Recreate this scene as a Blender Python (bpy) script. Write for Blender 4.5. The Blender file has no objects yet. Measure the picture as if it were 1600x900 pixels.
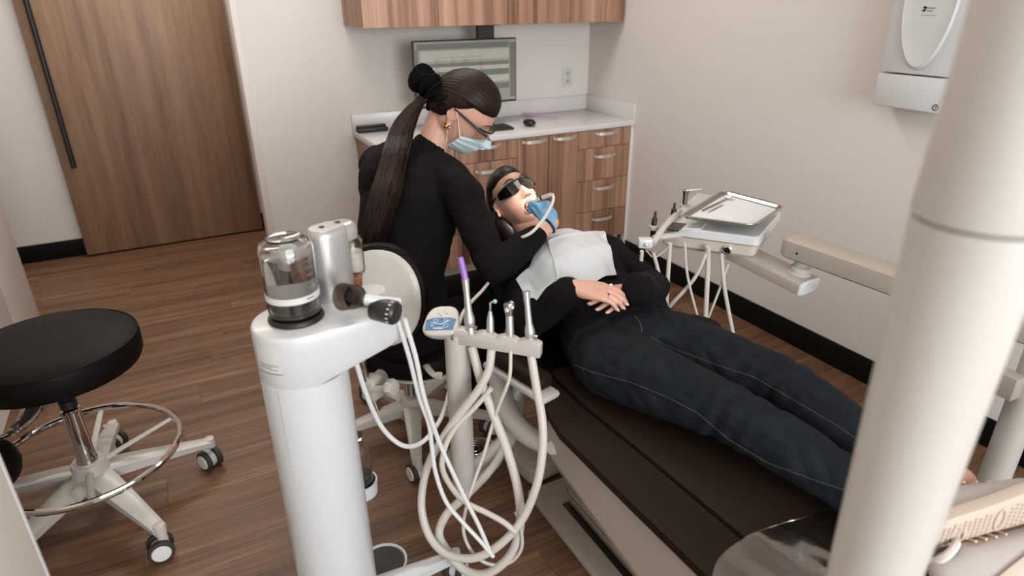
import bpy, bmesh, math, random
import numpy as np
from mathutils import Vector as V, Matrix, Euler
from mathutils.bvhtree import BVHTree
random.seed(7); np.random.seed(7)
C = bpy.context.scene.collection
pi = math.pi
# ------------------------------------------------------------------ camera
IR = V((0.88407, -0.46729, -0.00756)); ID = V((-0.19752, -0.35886, -0.91225)); IF = V((0.42358, 0.80800, -0.40956))
FPX = 1007.24
EYE = V((0, 0, 1.55))
IR = (IR - IF * IR.dot(IF) / IF.length_squared).normalized(); IF.normalize(); ID = IF.cross(IR); ID.normalize()
cam_data = bpy.data.cameras.new('camera'); cam = bpy.data.objects.new('camera', cam_data); C.objects.link(cam)
cam_data.sensor_width = 36; cam_data.lens = FPX * 36 / 1600; cam_data.clip_start = 0.02
cam.matrix_world = Matrix(((IR.x, -ID.x, -IF.x, EYE.x), (IR.y, -ID.y, -IF.y, EYE.y), (IR.z, -ID.z, -IF.z, EYE.z), (0, 0, 0, 1)))
cam_data.dof.use_dof = True; cam_data.dof.focus_distance = 2.1; cam_data.dof.aperture_fstop = 2.4
bpy.context.scene.camera = cam
sc = bpy.context.scene
sc.view_settings.view_transform = 'Standard'; sc.view_settings.look = 'None'; sc.view_settings.gamma = 1; sc.view_settings.use_curve_mapping = False
sc.view_settings.exposure = 0.32
# ------------------------------------------------------------------ light
W = bpy.data.worlds.new('world'); sc.world = W; W.use_nodes = True
W.node_tree.nodes['Background'].inputs[0].default_value = (0.75, 0.85, 1.0, 1); W.node_tree.nodes['Background'].inputs[1].default_value = 0.6
def area(name, loc, aim, sx, sy, power, col):
    d = bpy.data.lights.new(name, 'AREA'); d.shape = 'RECTANGLE'; d.size = sx; d.size_y = sy; d.energy = power; d.color = col
    o = bpy.data.objects.new(name, d); C.objects.link(o); o.location = loc
    o.rotation_euler = (V(aim) - V(loc)).to_track_quat('-Z', 'Y').to_euler(); return o
area('window_daylight', (0.75, -3.32, 1.62), (0.75, 2.0, 1.3), 2.6, 1.7, 165, (0.89, 0.95, 1.0))
area('ceiling_lamp', (0.3, 1.2, 2.66), (0.3, 1.2, 0), 1.2, 0.6, 9, (1.0, 0.95, 0.9))
area('ceiling_lamp', (1.0, 2.65, 2.66), (1.0, 2.65, 0), 1.5, 0.6, 20, (1.0, 0.965, 0.93))
area('hall_lamp', (0.0, 4.35, 2.66), (0.0, 4.35, 0), 1.2, 0.5, 24, (1.0, 0.94, 0.87))
# ------------------------------------------------------------------ helpers
def lin(c):
    return tuple(((v / 255) / 12.92 if v / 255 <= 0.04045 else ((v / 255 + 0.055) / 1.055) ** 2.4) for v in c)
def ray(px, py): return IR * ((px - 800) / FPX) + ID * ((py - 450) / FPX) + IF
def at(px, py, x=None, y=None, z=None, d=None):
    r = ray(px, py)
    k = d if d is not None else ((z - EYE.z) / r.z if z is not None else (y / r.y if y is not None else x / r.x))
    return EYE + r * k
MATS = {}
def mat(name, col, rough=0.5, metal=0.0, bump=None, var=None, trans=0.0, coat=0.0, spec=None, emit=None, sss=0.0, ior=None, sheen=0.0):
    m = bpy.data.materials.new(name); m.use_nodes = True; nt = m.node_tree; b = nt.nodes['Principled BSDF']
    c = lin(col) + (1,)
    b.inputs['Base Color'].default_value = c; b.inputs['Roughness'].default_value = rough; b.inputs['Metallic'].default_value = metal
    if trans: b.inputs['Transmission Weight'].default_value = trans
    if coat: b.inputs['Coat Weight'].default_value = coat; b.inputs['Coat Roughness'].default_value = 0.08
    if spec is not None: b.inputs['Specular IOR Level'].default_value = spec
    if ior: b.inputs['IOR'].default_value = ior
    if sheen: b.inputs['Sheen Weight'].default_value = sheen
    if sss: b.inputs['Subsurface Weight'].default_value = sss; b.inputs['Subsurface Radius'].default_value = (0.012, 0.005, 0.003); b.inputs['Subsurface Scale'].default_value = 1.0
    if emit: b.inputs['Emission Color'].default_value = lin(emit[0]) + (1,); b.inputs['Emission Strength'].default_value = emit[1]
    tc = nt.nodes.new('ShaderNodeTexCoord')
    if var:
        n = nt.nodes.new('ShaderNodeTexNoise'); n.inputs['Scale'].default_value = var[0]; n.inputs['Detail'].default_value = 4
        mp = nt.nodes.new('ShaderNodeMapping'); mp.inputs['Scale'].default_value = var[2] if len(var) > 2 else (1, 1, 1)
        nt.links.new(tc.outputs['Object'], mp.inputs[0]); nt.links.new(mp.outputs[0], n.inputs['Vector'])
        r = nt.nodes.new('ShaderNodeValToRGB'); a = var[1]
        r.color_ramp.elements[0].position = 0.3; r.color_ramp.elements[1].position = 0.7
        r.color_ramp.elements[0].color = tuple(v * (1 - a) for v in c[:3]) + (1,); r.color_ramp.elements[1].color = tuple(min(1, v * (1 + a)) for v in c[:3]) + (1,)
        nt.links.new(n.outputs[0], r.inputs[0]); nt.links.new(r.outputs[0], b.inputs['Base Color'])
    if bump:
        n = nt.nodes.new('ShaderNodeTexNoise'); n.inputs['Scale'].default_value = bump[0]; n.inputs['Detail'].default_value = 5
        mp = nt.nodes.new('ShaderNodeMapping'); mp.inputs['Scale'].default_value = bump[2] if len(bump) > 2 else (1, 1, 1)
        nt.links.new(tc.outputs['Object'], mp.inputs[0]); nt.links.new(mp.outputs[0], n.inputs['Vector'])
        bp = nt.nodes.new('ShaderNodeBump'); bp.inputs['Strength'].default_value = bump[1]; bp.inputs['Distance'].default_value = 0.01
        nt.links.new(n.outputs[0], bp.inputs['Height']); nt.links.new(bp.outputs[0], b.inputs['Normal'])
    MATS[name] = m; return m
def sheet_mat(name, fac, rough):
    # clear_sheet mix: thin plastic film, mostly see-through with a glossy skin
    m = bpy.data.materials.new(name); m.use_nodes = True; nt = m.node_tree; nt.nodes.remove(nt.nodes['Principled BSDF']); out = nt.nodes['Material Output']
    t = nt.nodes.new('ShaderNodeBsdfTransparent'); t.inputs[0].default_value = (0.86, 0.82, 0.78, 1); g = nt.nodes.new('ShaderNodeBsdfGlossy'); g.inputs['Roughness'].default_value = rough; g.inputs[0].default_value = (0.9, 0.86, 0.82, 1)
    x = nt.nodes.new('ShaderNodeMixShader'); x.inputs[0].default_value = fac; nt.links.new(t.outputs[0], x.inputs[1]); nt.links.new(g.outputs[0], x.inputs[2]); nt.links.new(x.outputs[0], out.inputs[0])
    MATS[name] = m
def wood(name, cols, scale, stretch, rough=0.45, fine=0.25, rnd=0.0):
    # long grain: noise strongly stretched along one axis, shifted per piece
    m = bpy.data.materials.new(name); m.use_nodes = True; nt = m.node_tree; b = nt.nodes['Principled BSDF']; b.inputs['Roughness'].default_value = rough
    N = nt.nodes.new; L = nt.links.new
    tc = N('ShaderNodeTexCoord'); oi = N('ShaderNodeObjectInfo')
    mul = N('ShaderNodeMath'); mul.operation = 'MULTIPLY'; mul.inputs[1].default_value = 37.0; L(oi.outputs['Random'], mul.inputs[0])
    add = N('ShaderNodeVectorMath'); add.operation = 'ADD'; L(tc.outputs['Object'], add.inputs[0]); L(mul.outputs[0], add.inputs[1])
    mp = N('ShaderNodeMapping'); mp.inputs['Scale'].default_value = stretch; L(add.outputs[0], mp.inputs[0])
    n = N('ShaderNodeTexNoise'); n.inputs['Scale'].default_value = scale; n.inputs['Detail'].default_value = 6; n.inputs['Roughness'].default_value = 0.6; L(mp.outputs[0], n.inputs['Vector'])
    n2 = N('ShaderNodeTexNoise'); n2.inputs['Scale'].default_value = scale * 7; n2.inputs['Detail'].default_value = 3; L(mp.outputs[0], n2.inputs['Vector'])
    mx = N('ShaderNodeMix'); mx.inputs[0].default_value = fine; L(n.outputs[0], mx.inputs[2]); L(n2.outputs[0], mx.inputs[3])
    r = N('ShaderNodeValToRGB'); e = r.color_ramp.elements
    ps = np.linspace(0.3, 0.7, len(cols))
    e[0].position = ps[0]; e[0].color = lin(cols[0]) + (1,); e[1].position = ps[-1]; e[1].color = lin(cols[-1]) + (1,)
    for p, c in list(zip(ps, cols))[1:-1]:
        q = e.new(p); q.color = lin(c) + (1,)
    L(mx.outputs[0], r.inputs[0])
    if rnd:
        hs = N('ShaderNodeHueSaturation'); mr = N('ShaderNodeMapRange'); mr.inputs[3].default_value = 1 - rnd; mr.inputs[4].default_value = 1 + rnd
        L(oi.outputs['Random'], mr.inputs[0]); L(mr.outputs[0], hs.inputs['Value']); L(r.outputs[0], hs.inputs['Color']); L(hs.outputs[0], b.inputs['Base Color'])
    else: L(r.outputs[0], b.inputs['Base Color'])
    bp = N('ShaderNodeBump'); bp.inputs['Strength'].default_value = 0.08; bp.inputs['Distance'].default_value = 0.004; L(n2.outputs[0], bp.inputs['Height']); L(bp.outputs[0], b.inputs['Normal'])
    MATS[name] = m; return m

def frame(z, x=None):
    z = V(z).normalized()
    if x is None: x = V((1, 0, 0)) if abs(z.x) < 0.8 else V((0, 1, 0))
    x = V(x); x = (x - z * x.dot(z)).normalized(); y = z.cross(x)
    return Matrix((x, y, z)).transposed()
def catmull(P, n=8):
    P = [np.array(p, float) for p in P]
    if len(P) < 3: return P
    Q = [2 * P[0] - P[1]] + P + [2 * P[-1] - P[-2]]; out = []
    for i in range(1, len(Q) - 2):
        a, b, c, d = Q[i - 1:i + 3]
        for t in np.linspace(0, 1, n, endpoint=False):
            out.append(0.5 * (2 * b + (c - a) * t + (2 * a - 5 * b + 4 * c - d) * t * t + (3 * b - a - 3 * c + d) * t ** 3))
    out.append(P[-1]); return out
class G:
    """collects geometry for one mesh object, in world coordinates"""
    def __init__(s): s.v = []; s.f = []
    def add(s, vs, fs, M=None):
        n = len(s.v)
        if M is not None: vs = [M @ V(v) for v in vs]
        s.v += [tuple(v) for v in vs]; s.f += [tuple(i + n for i in f) for f in fs]; return s
    def bm(s, b, M=None):
        b.verts.index_update(); s.add([v.co.copy() for v in b.verts], [[v.index for v in f.verts] for f in b.faces], M); b.free(); return s
    def box(s, c, size, bev=0.0, rot=None, seg=2):
        b = bmesh.new(); bmesh.ops.create_cube(b, size=1); bmesh.ops.scale(b, vec=size, verts=b.verts)
        if bev: bmesh.ops.bevel(b, geom=list(b.edges), offset=bev, segments=seg, profile=0.5, affect='EDGES')
        M = Matrix.Translation(c) @ (rot.to_4x4() if rot is not None else Matrix())
        return s.bm(b, M)
    def span(s, a, b, bev=0.0, seg=2):
        a, b = V(a), V(b); return s.box((a + b) / 2, [abs(t) for t in (b - a)], bev, None, seg)
    def loft(s, rings, caps=True, closed=True):
        n = len(rings[0]); k = len(rings); vs = [p for r in rings for p in r]; fs = []
        for i in range(k - 1):
            for j in range(n if closed else n - 1):
                a = i * n + j; b = i * n + (j + 1) % n; fs.append((a, b, b + n, a + n))
        if caps and closed: fs.append(tuple(range(n - 1, -1, -1))); fs.append(tuple((k - 1) * n + j for j in range(n)))
        return s.add(vs, fs)
    def tube(s, P, r, seg=10, n=0, flat=1.0, side=None, caps=True, round_=False):
        k0 = len(P)
        if n:
            rr = [r] * k0 if not hasattr(r, '__len__') else r
            Q = catmull([list(p) + [q] for p, q in zip(P, rr)], n); P = [V(q[:3]) for q in Q]; R = [q[3] for q in Q]
        else:
            P = [V(p) for p in P]; R = [r] * k0 if not hasattr(r, '__len__') else list(r)
        T = [(P[min(i + 1, len(P) - 1)] - P[max(i - 1, 0)]).normalized() for i in range(len(P))]
        if round_:
            pre = []; post = []
            for a in (80, 55, 28): pre.append((P[0] - T[0] * R[0] * math.sin(math.radians(a)), R[0] * math.cos(math.radians(a)), T[0]))
            for a in (28, 55, 80): post.append((P[-1] + T[-1] * R[-1] * math.sin(math.radians(a)), R[-1] * math.cos(math.radians(a)), T[-1]))
            P = [q[0] for q in pre] + P + [q[0] for q in post]; R = [q[1] for q in pre] + R + [q[1] for q in post]; T = [q[2] for q in pre] + T + [q[2] for q in post]
        u = side if side is not None else frame(T[0]).col[0]
        u = V(u); rings = []
        for p, t, q in zip(P, T, R):
            u = (u - t * u.dot(t)).normalized(); w = t.cross(u)
            rings.append([p + (u * math.cos(a) + w * math.sin(a) * flat) * q for a in (2 * pi * j / seg for j in range(seg))])
        return s.loft(rings, caps)
    def lathe(s, prof, o, axis=(0, 0, 1), seg=32, x=None):
        F = frame(axis, x); o = V(o); rings = []
        for r, z in prof: rings.append([o + F @ V((r * math.cos(a), r * math.sin(a), z)) for a in (2 * pi * j / seg for j in range(seg))])
        return s.loft(rings)
    def prism(s, poly, h0, h1, M=None, bev=0.0):
        b = bmesh.new(); vs = [b.verts.new((p[0], p[1], h0)) for p in poly]; f = b.faces.new(vs)
        r = bmesh.ops.extrude_face_region(b, geom=[f]); bmesh.ops.translate(b, vec=(0, 0, h1 - h0), verts=[e for e in r['geom'] if isinstance(e, bmesh.types.BMVert)])
        bmesh.ops.recalc_face_normals(b, faces=b.faces)
        if bev:
            es = [e for e in b.edges if len(e.link_faces) == 2 and e.calc_face_angle(0) > 0.6]
            bmesh.ops.bevel(b, geom=es, offset=bev, segments=2, profile=0.5, affect='EDGES')
        return s.bm(b, M)
    def ball(s, c, r, rot=None, nu=20, nv=12):
        r = (r, r, r) if not hasattr(r, '__len__') else r; rings = []; c = V(c)
        for i in range(1, nv):
            t = pi * i / nv
            rings.append([V((r[0] * math.sin(t) * math.cos(a), r[1] * math.sin(t) * math.sin(a), -r[2] * math.cos(t))) for a in (2 * pi * j / nu for j in range(nu))])
        if rot is not None: rings = [[rot @ p for p in q] for q in rings]
        return s.loft([[c + p for p in q] for q in rings])
    def torus(s, c, axis, R, r, seg=40, ns=8, x=None, a0=0, a1=2 * pi):
        F = frame(axis, x); c = V(c)
        full = abs(a1 - a0 - 2 * pi) < 1e-6
        m = seg if full else seg + 1
        P = [c + F @ V((R * math.cos(a0 + (a1 - a0) * i / seg), R * math.sin(a0 + (a1 - a0) * i / seg), 0)) for i in range(m)]
        rings = []
        for i, p in enumerate(P):
            o = (p - c).normalized(); z = F.col[2]
            rings.append([p + (o * math.cos(b) + z * math.sin(b)) * r for b in (2 * pi * j / ns for j in range(ns))])
        if full: rings.append(rings[0])
        return s.loft(rings, caps=not full)
def obj(name, g, m, parent=None, smooth=35, data=None):
    if data is None:
        off = V((0, 0, 0)); q = parent
        while q is not None: off += q.location; q = q.parent
        me = bpy.data.meshes.new(name); me.from_pydata([tuple(V(v) - off) for v in g.v], [], g.f); me.validate()
        b = bmesh.new(); b.from_mesh(me); bmesh.ops.remove_doubles(b, verts=b.verts, dist=1e-6); bmesh.ops.recalc_face_normals(b, faces=b.faces); b.to_mesh(me); b.free()
        if smooth:
            me.polygons.foreach_set('use_smooth', [True] * len(me.polygons)); me.set_sharp_from_angle(angle=math.radians(smooth))
        for k in (m if isinstance(m, (list, tuple)) else [m]): me.materials.append(MATS[k])
    else: me = data
    o = bpy.data.objects.new(name, me); C.objects.link(o)
    if parent is not None: o.parent = parent
    return o
def thing(name, label, cat, loc=(0, 0, 0), group=None):
    o = bpy.data.objects.new(name, None); C.objects.link(o); o.location = loc; o.empty_display_size = 0.05
    o['label'] = label; o['category'] = cat
    if group: o['group'] = group
    return o
def tag(o, label, cat, group=None):
    o['label'] = label; o['category'] = cat
    if group: o['group'] = group
    return o
def struct(name, g, m, parent=None, smooth=35):
    o = obj(name, g, m, parent, smooth); o['kind'] = 'structure'; return o
def single(name, label, cat, g, m, loc, group=None, smooth=35):
    # a thing that is one mesh: origin placed at loc
    g.v = [tuple(V(v) - V(loc)) for v in g.v]; o = obj(name, g, m, None, smooth); o.location = loc; return tag(o, label, cat, group)
def settle(): bpy.context.view_layer.update()

# ------------------------------------------------------------------ materials
mat('wall_paint', (211, 204, 197), 0.85, bump=(260, 0.03))
mat('ceiling_paint', (228, 224, 218), 0.9, bump=(200, 0.03))
mat('black_baseboard', (10, 8, 7), 0.6, spec=0.2)
mat('white_trim', (214, 206, 198), 0.5)
mat('quartz', (206, 202, 199), 0.25, var=(9, 0.03))
wood('door_oak', [(96, 70, 54), (122, 93, 72), (138, 107, 84), (152, 121, 97)], 1.6, (9, 9, 0.35), 0.5, 0.3)
wood('cabinet_walnut', [(60, 39, 30), (128, 91, 71), (164, 125, 102), (184, 149, 126)], 1.5, (11, 11, 0.16), 0.42, 0.22)
wood('floor_vinyl', [(56, 37, 25), (88, 61, 42), (114, 82, 59), (142, 108, 80)], 1.5, (0.45, 14, 9), 0.5, 0.4, rnd=0.05)
mat('floor_gap', (58, 40, 29), 0.8)
mat('brushed_nickel', (206, 200, 192), 0.42, 0.75, bump=(300, 0.03, (1, 1, 8)))
mat('chrome', (205, 200, 195), 0.08, 1.0)
mat('steel', (172, 168, 164), 0.25, 1.0)
mat('dark_steel', (96, 88, 82), 0.3, 1.0)
mat('satin_silver', (190, 188, 186), 0.34, 0.7)
mat('black_plastic', (20, 18, 17), 0.45)
mat('charcoal_plastic', (38, 33, 31), 0.38)
mat('black_vinyl', (13, 9, 7), 0.55, bump=(420, 0.05), spec=0.12)
mat('brown_vinyl', (34, 23, 17), 0.6, bump=(420, 0.05), spec=0.12)
mat('white_plastic', (197, 197, 196), 0.35, coat=0.15)
mat('cream_plastic', (186, 180, 172), 0.38, coat=0.1)
mat('warm_grey_plastic', (168, 158, 146), 0.42)
mat('beige_plastic', (196, 185, 170), 0.42)
mat('grey_metal_paint', (168, 158, 146), 0.5)
mat('hose', (198, 190, 180), 0.5)
mat('white_hose', (212, 211, 209), 0.42)
mat('rubber', (48, 42, 39), 0.65)
mat('wheel_cap', (214, 209, 203), 0.45)
mat('glass', (250, 250, 250), 0.02, trans=1.0, ior=1.45)
mat('clear_plastic', (246, 242, 236), 0.04, trans=1.0, ior=1.3)
sheet_mat('clear_sheet', 0.30, 0.07)
sheet_mat('lens_film', 0.06, 0.03)
mat('water', (214, 212, 208), 0.0, trans=1.0, ior=1.33)
mat('smoke_plastic', (150, 134, 120), 0.05, trans=0.95, ior=1.25)
mat('dark_water', (44, 38, 34), 0.15, coat=0.4)
mat('copper', (196, 128, 104), 0.3, 0.6)
mat('screen', (128, 127, 118), 0.35, emit=((128, 127, 118), 0.16))
mat('screen_dark', (92, 96, 90), 0.35, emit=((92, 96, 90), 0.15))
mat('screen_light', (150, 148, 138), 0.35, emit=((150, 148, 138), 0.16))
mat('screen_line', (104, 94, 86), 0.4)
mat('panel_blue', (46, 98, 138), 0.35)
mat('panel_ink', (214, 222, 226), 0.5)
mat('ink_grey', (120, 116, 112), 0.6)
mat('ink_black', (20, 19, 18), 0.6)
mat('label_white', (200, 199, 196), 0.6)
mat('purple_plastic', (150, 104, 186), 0.35)
mat('pink_plastic', (182, 142, 168), 0.4)
mat('mint_plastic', (140, 190, 188), 0.4)
mat('skin', (196, 150, 130), 0.5, var=(14, 0.05), sss=0.1)
mat('lips', (176, 92, 84), 0.4)
mat('mouth_dark', (74, 22, 20), 0.4)
mat('teeth', (232, 224, 210), 0.25)
mat('tongue', (190, 98, 92), 0.35)
mat('nail', (226, 182, 164), 0.22, coat=0.4)
mat('eye_white', (232, 228, 222), 0.2)
mat('iris', (66, 44, 30), 0.2)
mat('brow', (48, 32, 24), 0.7)
mat('hair', (35, 22, 16), 0.45, var=(26, 0.45, (1, 1, 0.25)), spec=0.18)
mat('dark_hair', (24, 16, 13), 0.45, var=(30, 0.4), spec=0.35)
mat('black_cloth', (12, 9, 7), 0.88, bump=(700, 0.12), spec=0.16)
mat('black_knit', (12, 9, 8), 0.88, bump=(600, 0.12), spec=0.15)
mat('scrunchie', (10, 9, 9), 0.9, bump=(60, 0.3), spec=0.1)
mat('denim', (17, 23, 27), 0.85, var=(22, 0.4), bump=(900, 0.15), spec=0.2)
mat('stitch', (88, 82, 76), 0.8)
mat('glove', (106, 156, 188), 0.42, bump=(160, 0.08))
mat('mask_blue', (198, 215, 218), 0.75, bump=(300, 0.06))
mat('mask_strap', (235, 233, 230), 0.8)
mat('gold', (204, 164, 96), 0.22, 1.0)
mat('silver', (220, 216, 210), 0.15, 1.0)
mat('pearl', (236, 226, 208), 0.18)
mat('dark_lens', (14, 12, 12), 0.07, coat=0.8)
mat('lens_clear', (252, 252, 252), 0.02, trans=1.0, ior=1.2)
mat('paper', (192, 193, 194), 0.9, bump=(900, 0.12))
mat('liner', (222, 222, 222), 0.8, bump=(900, 0.08))
mat('paper_lower', (196, 202, 204), 0.85, bump=(700, 0.3))
mat('shoe_mesh', (178, 168, 162), 0.85, bump=(500, 0.3))
mat('shoe_pink', (206, 168, 140), 0.7)
mat('shoe_sole', (190, 172, 158), 0.6)
mat('shoe_lace', (222, 192, 170), 0.8)
mat('sock', (206, 196, 188), 0.9)
# ================================================================== the room
XR, YB, YH, ZC = 2.49, 3.66, 4.93, 2.7
XL, XC = -0.80, 0.387            # left wall face, outer corner of the back wall
YR = -3.4
g = G().span((-2.2, YR, -0.06), (XR + .1, YH + .1, -0.004)); floor = struct('floor', g, 'floor_gap')
pw, pl = 0.152, 1.22
full = None; row = 0; y = -1.0
while y < YH - 0.01:
    x = -2.2 - (row * 0.47 % 1.0) * pl; y1 = min(y + pw, YH)
    while x < XR:
        a, b = max(x, -2.2), min(x + pl, XR); L = b - a
        if L > 0.03:
            is_full = abs(L - pl) < 1e-6 and abs(y1 - y - pw) < 1e-6
            me = full if is_full else None
            if me is None:
                hx, hy, e = L / 2, (y1 - y) / 2, 0.0005
                q = G(); vs = [(-hx, -hy, -.004), (hx, -hy, -.004), (hx, hy, -.004), (-hx, hy, -.004), (-hx + e, -hy + e, 0), (hx - e, -hy + e, 0), (hx - e, hy - e, 0), (-hx + e, hy - e, 0)]
                q.add(vs, [(4, 5, 6, 7), (0, 1, 5, 4), (1, 2, 6, 5), (2, 3, 7, 6), (3, 0, 4, 7)])
                me = bpy.data.meshes.new('plank'); me.from_pydata(q.v, [], q.f); me.materials.append(MATS['floor_vinyl'])
                if is_full: full = me
            o = bpy.data.objects.new('plank', me); C.objects.link(o); o.parent = floor; o.location = ((a + b) / 2, (y + y1) / 2, 0)
        x += pl
    y += pw; row += 1
struct('ceiling', G().span((-2.2, YR, ZC), (XR + .1, YH + .1, ZC + .06)), 'ceiling_paint')
struct('wall_right', G().span((XR, YR, 0), (XR + .1, YH + .1, ZC)), 'wall_paint')
struct('wall_back', G().span((XC, YB, 0), (XR, YB + .12, ZC)), 'wall_paint')
struct('wall_hall', G().span((-2.2, YH, 0), (XR, YH + .1, ZC)), 'wall_paint')
struct('wall_left', G().span((-2.2, YR, 0), (XL - 0.012, 3.9, ZC)), 'wall_paint')
struct('wall_hall_end', G().span((-2.3, 3.9, 0), (-2.2, YH + .1, ZC)), 'wall_paint')
wf = G(); wx0, wx1, wz0, wz1 = -0.6, 2.1, 0.75, 2.5      # rear wall with the window the daylight comes through
wf.span((XL, YR - .1, 0), (wx0, YR, ZC)); wf.span((wx1, YR - .1, 0), (XR, YR, ZC)); wf.span((wx0, YR - .1, 0), (wx1, YR, wz0)); wf.span((wx0, YR - .1, wz1), (wx1, YR, ZC))
struct('wall_front', wf, 'wall_paint')
g = G()
for a, b in (((wx0, wz0), (wx1, wz0 + .05)), ((wx0, wz1 - .05), (wx1, wz1)), ((wx0, wz0), (wx0 + .05, wz1)), ((wx1 - .05, wz0), (wx1, wz1)), (((wx0 + wx1) / 2 - .025, wz0), ((wx0 + wx1) / 2 + .025, wz1))):
    g.span((a[0], YR - .08, a[1]), (b[0], YR - .03, b[1]))
struct('window_1', g, 'white_trim')
# black baseboards
bh = 0.116
struct('baseboard_right', G().span((XR - .012, YR, 0), (XR, 3.18, bh), .002), 'black_baseboard')
struct('baseboard_back', G().span((XC + .002, YB - .012, 0), (0.9, YB, bh), .002), 'black_baseboard')
struct('baseboard_hall', G().span((-2.2, YH - .012, 0), (XR, YH, bh), .002), 'black_baseboard')
# corner bead of the back wall, left wall panelling
struct('trim_1', G().span((XC - .004, YB - .004, 0), (XC + .03, YB + .124, ZC), .003), 'white_trim')
g = G().span((XL - .012, 3.42, 0), (XL, 3.91, ZC), .003)
struct('trim_2', g, 'white_trim')
struct('trim_3', G().span((XL - .012, 2.3, .1), (XL, 3.40, ZC), .004), 'white_trim')
struct('trim_4', G().span((XL - .012, 0.9, .1), (XL, 2.285, ZC), .004), 'white_trim')
# sliding door of the room across the hall
d = struct('door_1', G().span((-0.636, 4.862, 0.014), (0.479, 4.904, 2.42), .002), 'door_oak')
g = G().tube([(-0.567, 4.825, .60), (-0.567, 4.825, 2.2)], .0155, 14)
for z in (.66, 2.14): g.tube([(-0.567, 4.825, z), (-0.567, 4.866, z)], .009, 10)
obj('door_handle', g, 'black_plastic', d)
# ================================================================== cabinets
def handle(parent, xc, z, y0, w=.142):
    g = G(); P = []
    for t in np.linspace(-1, 1, 11): P.append((xc + t * w / 2, y0 - .006 - .024 * (1 - t ** 4), z))
    rings = []
    for i, p in enumerate(P):
        e = 0.007 + .003 * (1 - abs(i - 5) / 5)
        rings.append([(p[0], p[1] - .003, p[2] - e), (p[0], p[1] + .003, p[2] - e), (p[0], p[1] + .003, p[2] + e), (p[0], p[1] - .003, p[2] + e)])
    g.loft(rings)
    for s in (-1, 1): g.box((xc + s * (w / 2 - .004), y0 - .006, z), (.014, .012, .016), .002)
    return obj('handle', g, 'brushed_nickel', parent)
YF = 3.16
def base_unit(x0, x1, label, fronts, kind):
    t = thing('base_cabinet', label, 'cabinet', ((x0 + x1) / 2, YF, 0), 'base cabinets under the white counter')
    obj('carcass', G().span((x0 + .0005, YF + .002, .165), (x1 - .0005, YB - .002, .846)), 'cabinet_walnut', t)
    obj('toe_kick', G().span((x0, YF + .055, 0), (x1, YF + .07, .165)), 'grey_metal_paint', t)
    for z0, z1 in fronts:
        f = obj('drawer' if kind == 'drawer' else 'door', G().span((x0 + .0015, YF - .018, z0 + .0015), (x1 - .0015, YF, z1 - .0015), .0008, 1), 'cabinet_walnut', t)
        handle(f, (x0 + x1) / 2 - (.0 if x1 - x0 > .3 else 0), z1 - .05 if kind == 'drawer' and z1 - z0 > .15 else (z1 - .024 if kind != 'drawer' else (z0 + z1) / 2 + .03), YF - .018)
    return t
dz = [(.745, .848), (.549, .745), (.352, .549), (.165, .352)]
dz = [(.742, .848), (.548, .742), (.352, .548), (.165, .352)]
base_unit(2.088, 2.466, 'four-drawer walnut base cabinet in the right corner by the wall', dz, 'drawer')
base_unit(1.890, 2.088, 'narrow walnut base cabinet door right beside the four-drawer corner unit', [(.165, .848)], 'door')
base_unit(1.691, 1.890, 'narrow walnut base cabinet door left of its twin, above the patient', [(.165, .848)], 'door')
base_unit(1.312, 1.691, 'walnut drawer cabinet behind the patient with lower drawers partly hidden', dz, 'drawer')
base_unit(0.930, 1.312, 'leftmost walnut base cabinet, mostly hidden behind the seated hygienist', dz, 'drawer')
obj_f = struct('trim_5', G().span((2.466, YF - .014, 0.0), (XR, YF + .02, .848), .001), 'white_trim')
g = G().span((0.915, 3.135, .850), (XR - .001, YB - .001, .880), .002)
ct = single('countertop', 'white quartz countertop running along the back wall above the drawers', 'countertop', g, 'quartz', (1.7, 3.4, .85))
obj('backsplash', G().span((.915, YB - .016, .880), (XR - .016, YB - .001, .970), .002), 'quartz', ct)
obj('backsplash', G().span((XR - .016, 3.135, .880), (XR - .001, YB - .001, .974), .002), 'quartz', ct)
# upper cabinets
def upper_unit(x0, x1, label):
    t = thing('wall_cabinet', label, 'cabinet', ((x0 + x1) / 2, 3.31, 1.424), 'walnut wall cabinets along the top edge')
    obj('carcass', G().span((x0 + .0005, 3.312, 1.426), (x1 - .0005, YB - .001, 2.16)), 'cabinet_walnut', t)
    obj('door', G().span((x0 + .0015, 3.292, 1.424), (x1 - .0015, 3.311, 2.16), .0008, 1), 'cabinet_walnut', t)
xs = [.929, 1.32, 1.713, 2.101, 2.472]
for i, w in enumerate(('leftmost walnut wall cabinet, its side panel showing', 'walnut wall cabinet directly above the left half of the monitor', 'walnut wall cabinet that the black monitor bracket hangs from', 'walnut wall cabinet at the far right, meeting the right wall')):
    upper_unit(xs[i], xs[i + 1], w)
struct('trim_6', G().span((2.472, 3.33, 1.43), (XR, 3.35, 2.16)), 'cabinet_walnut')
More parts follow.
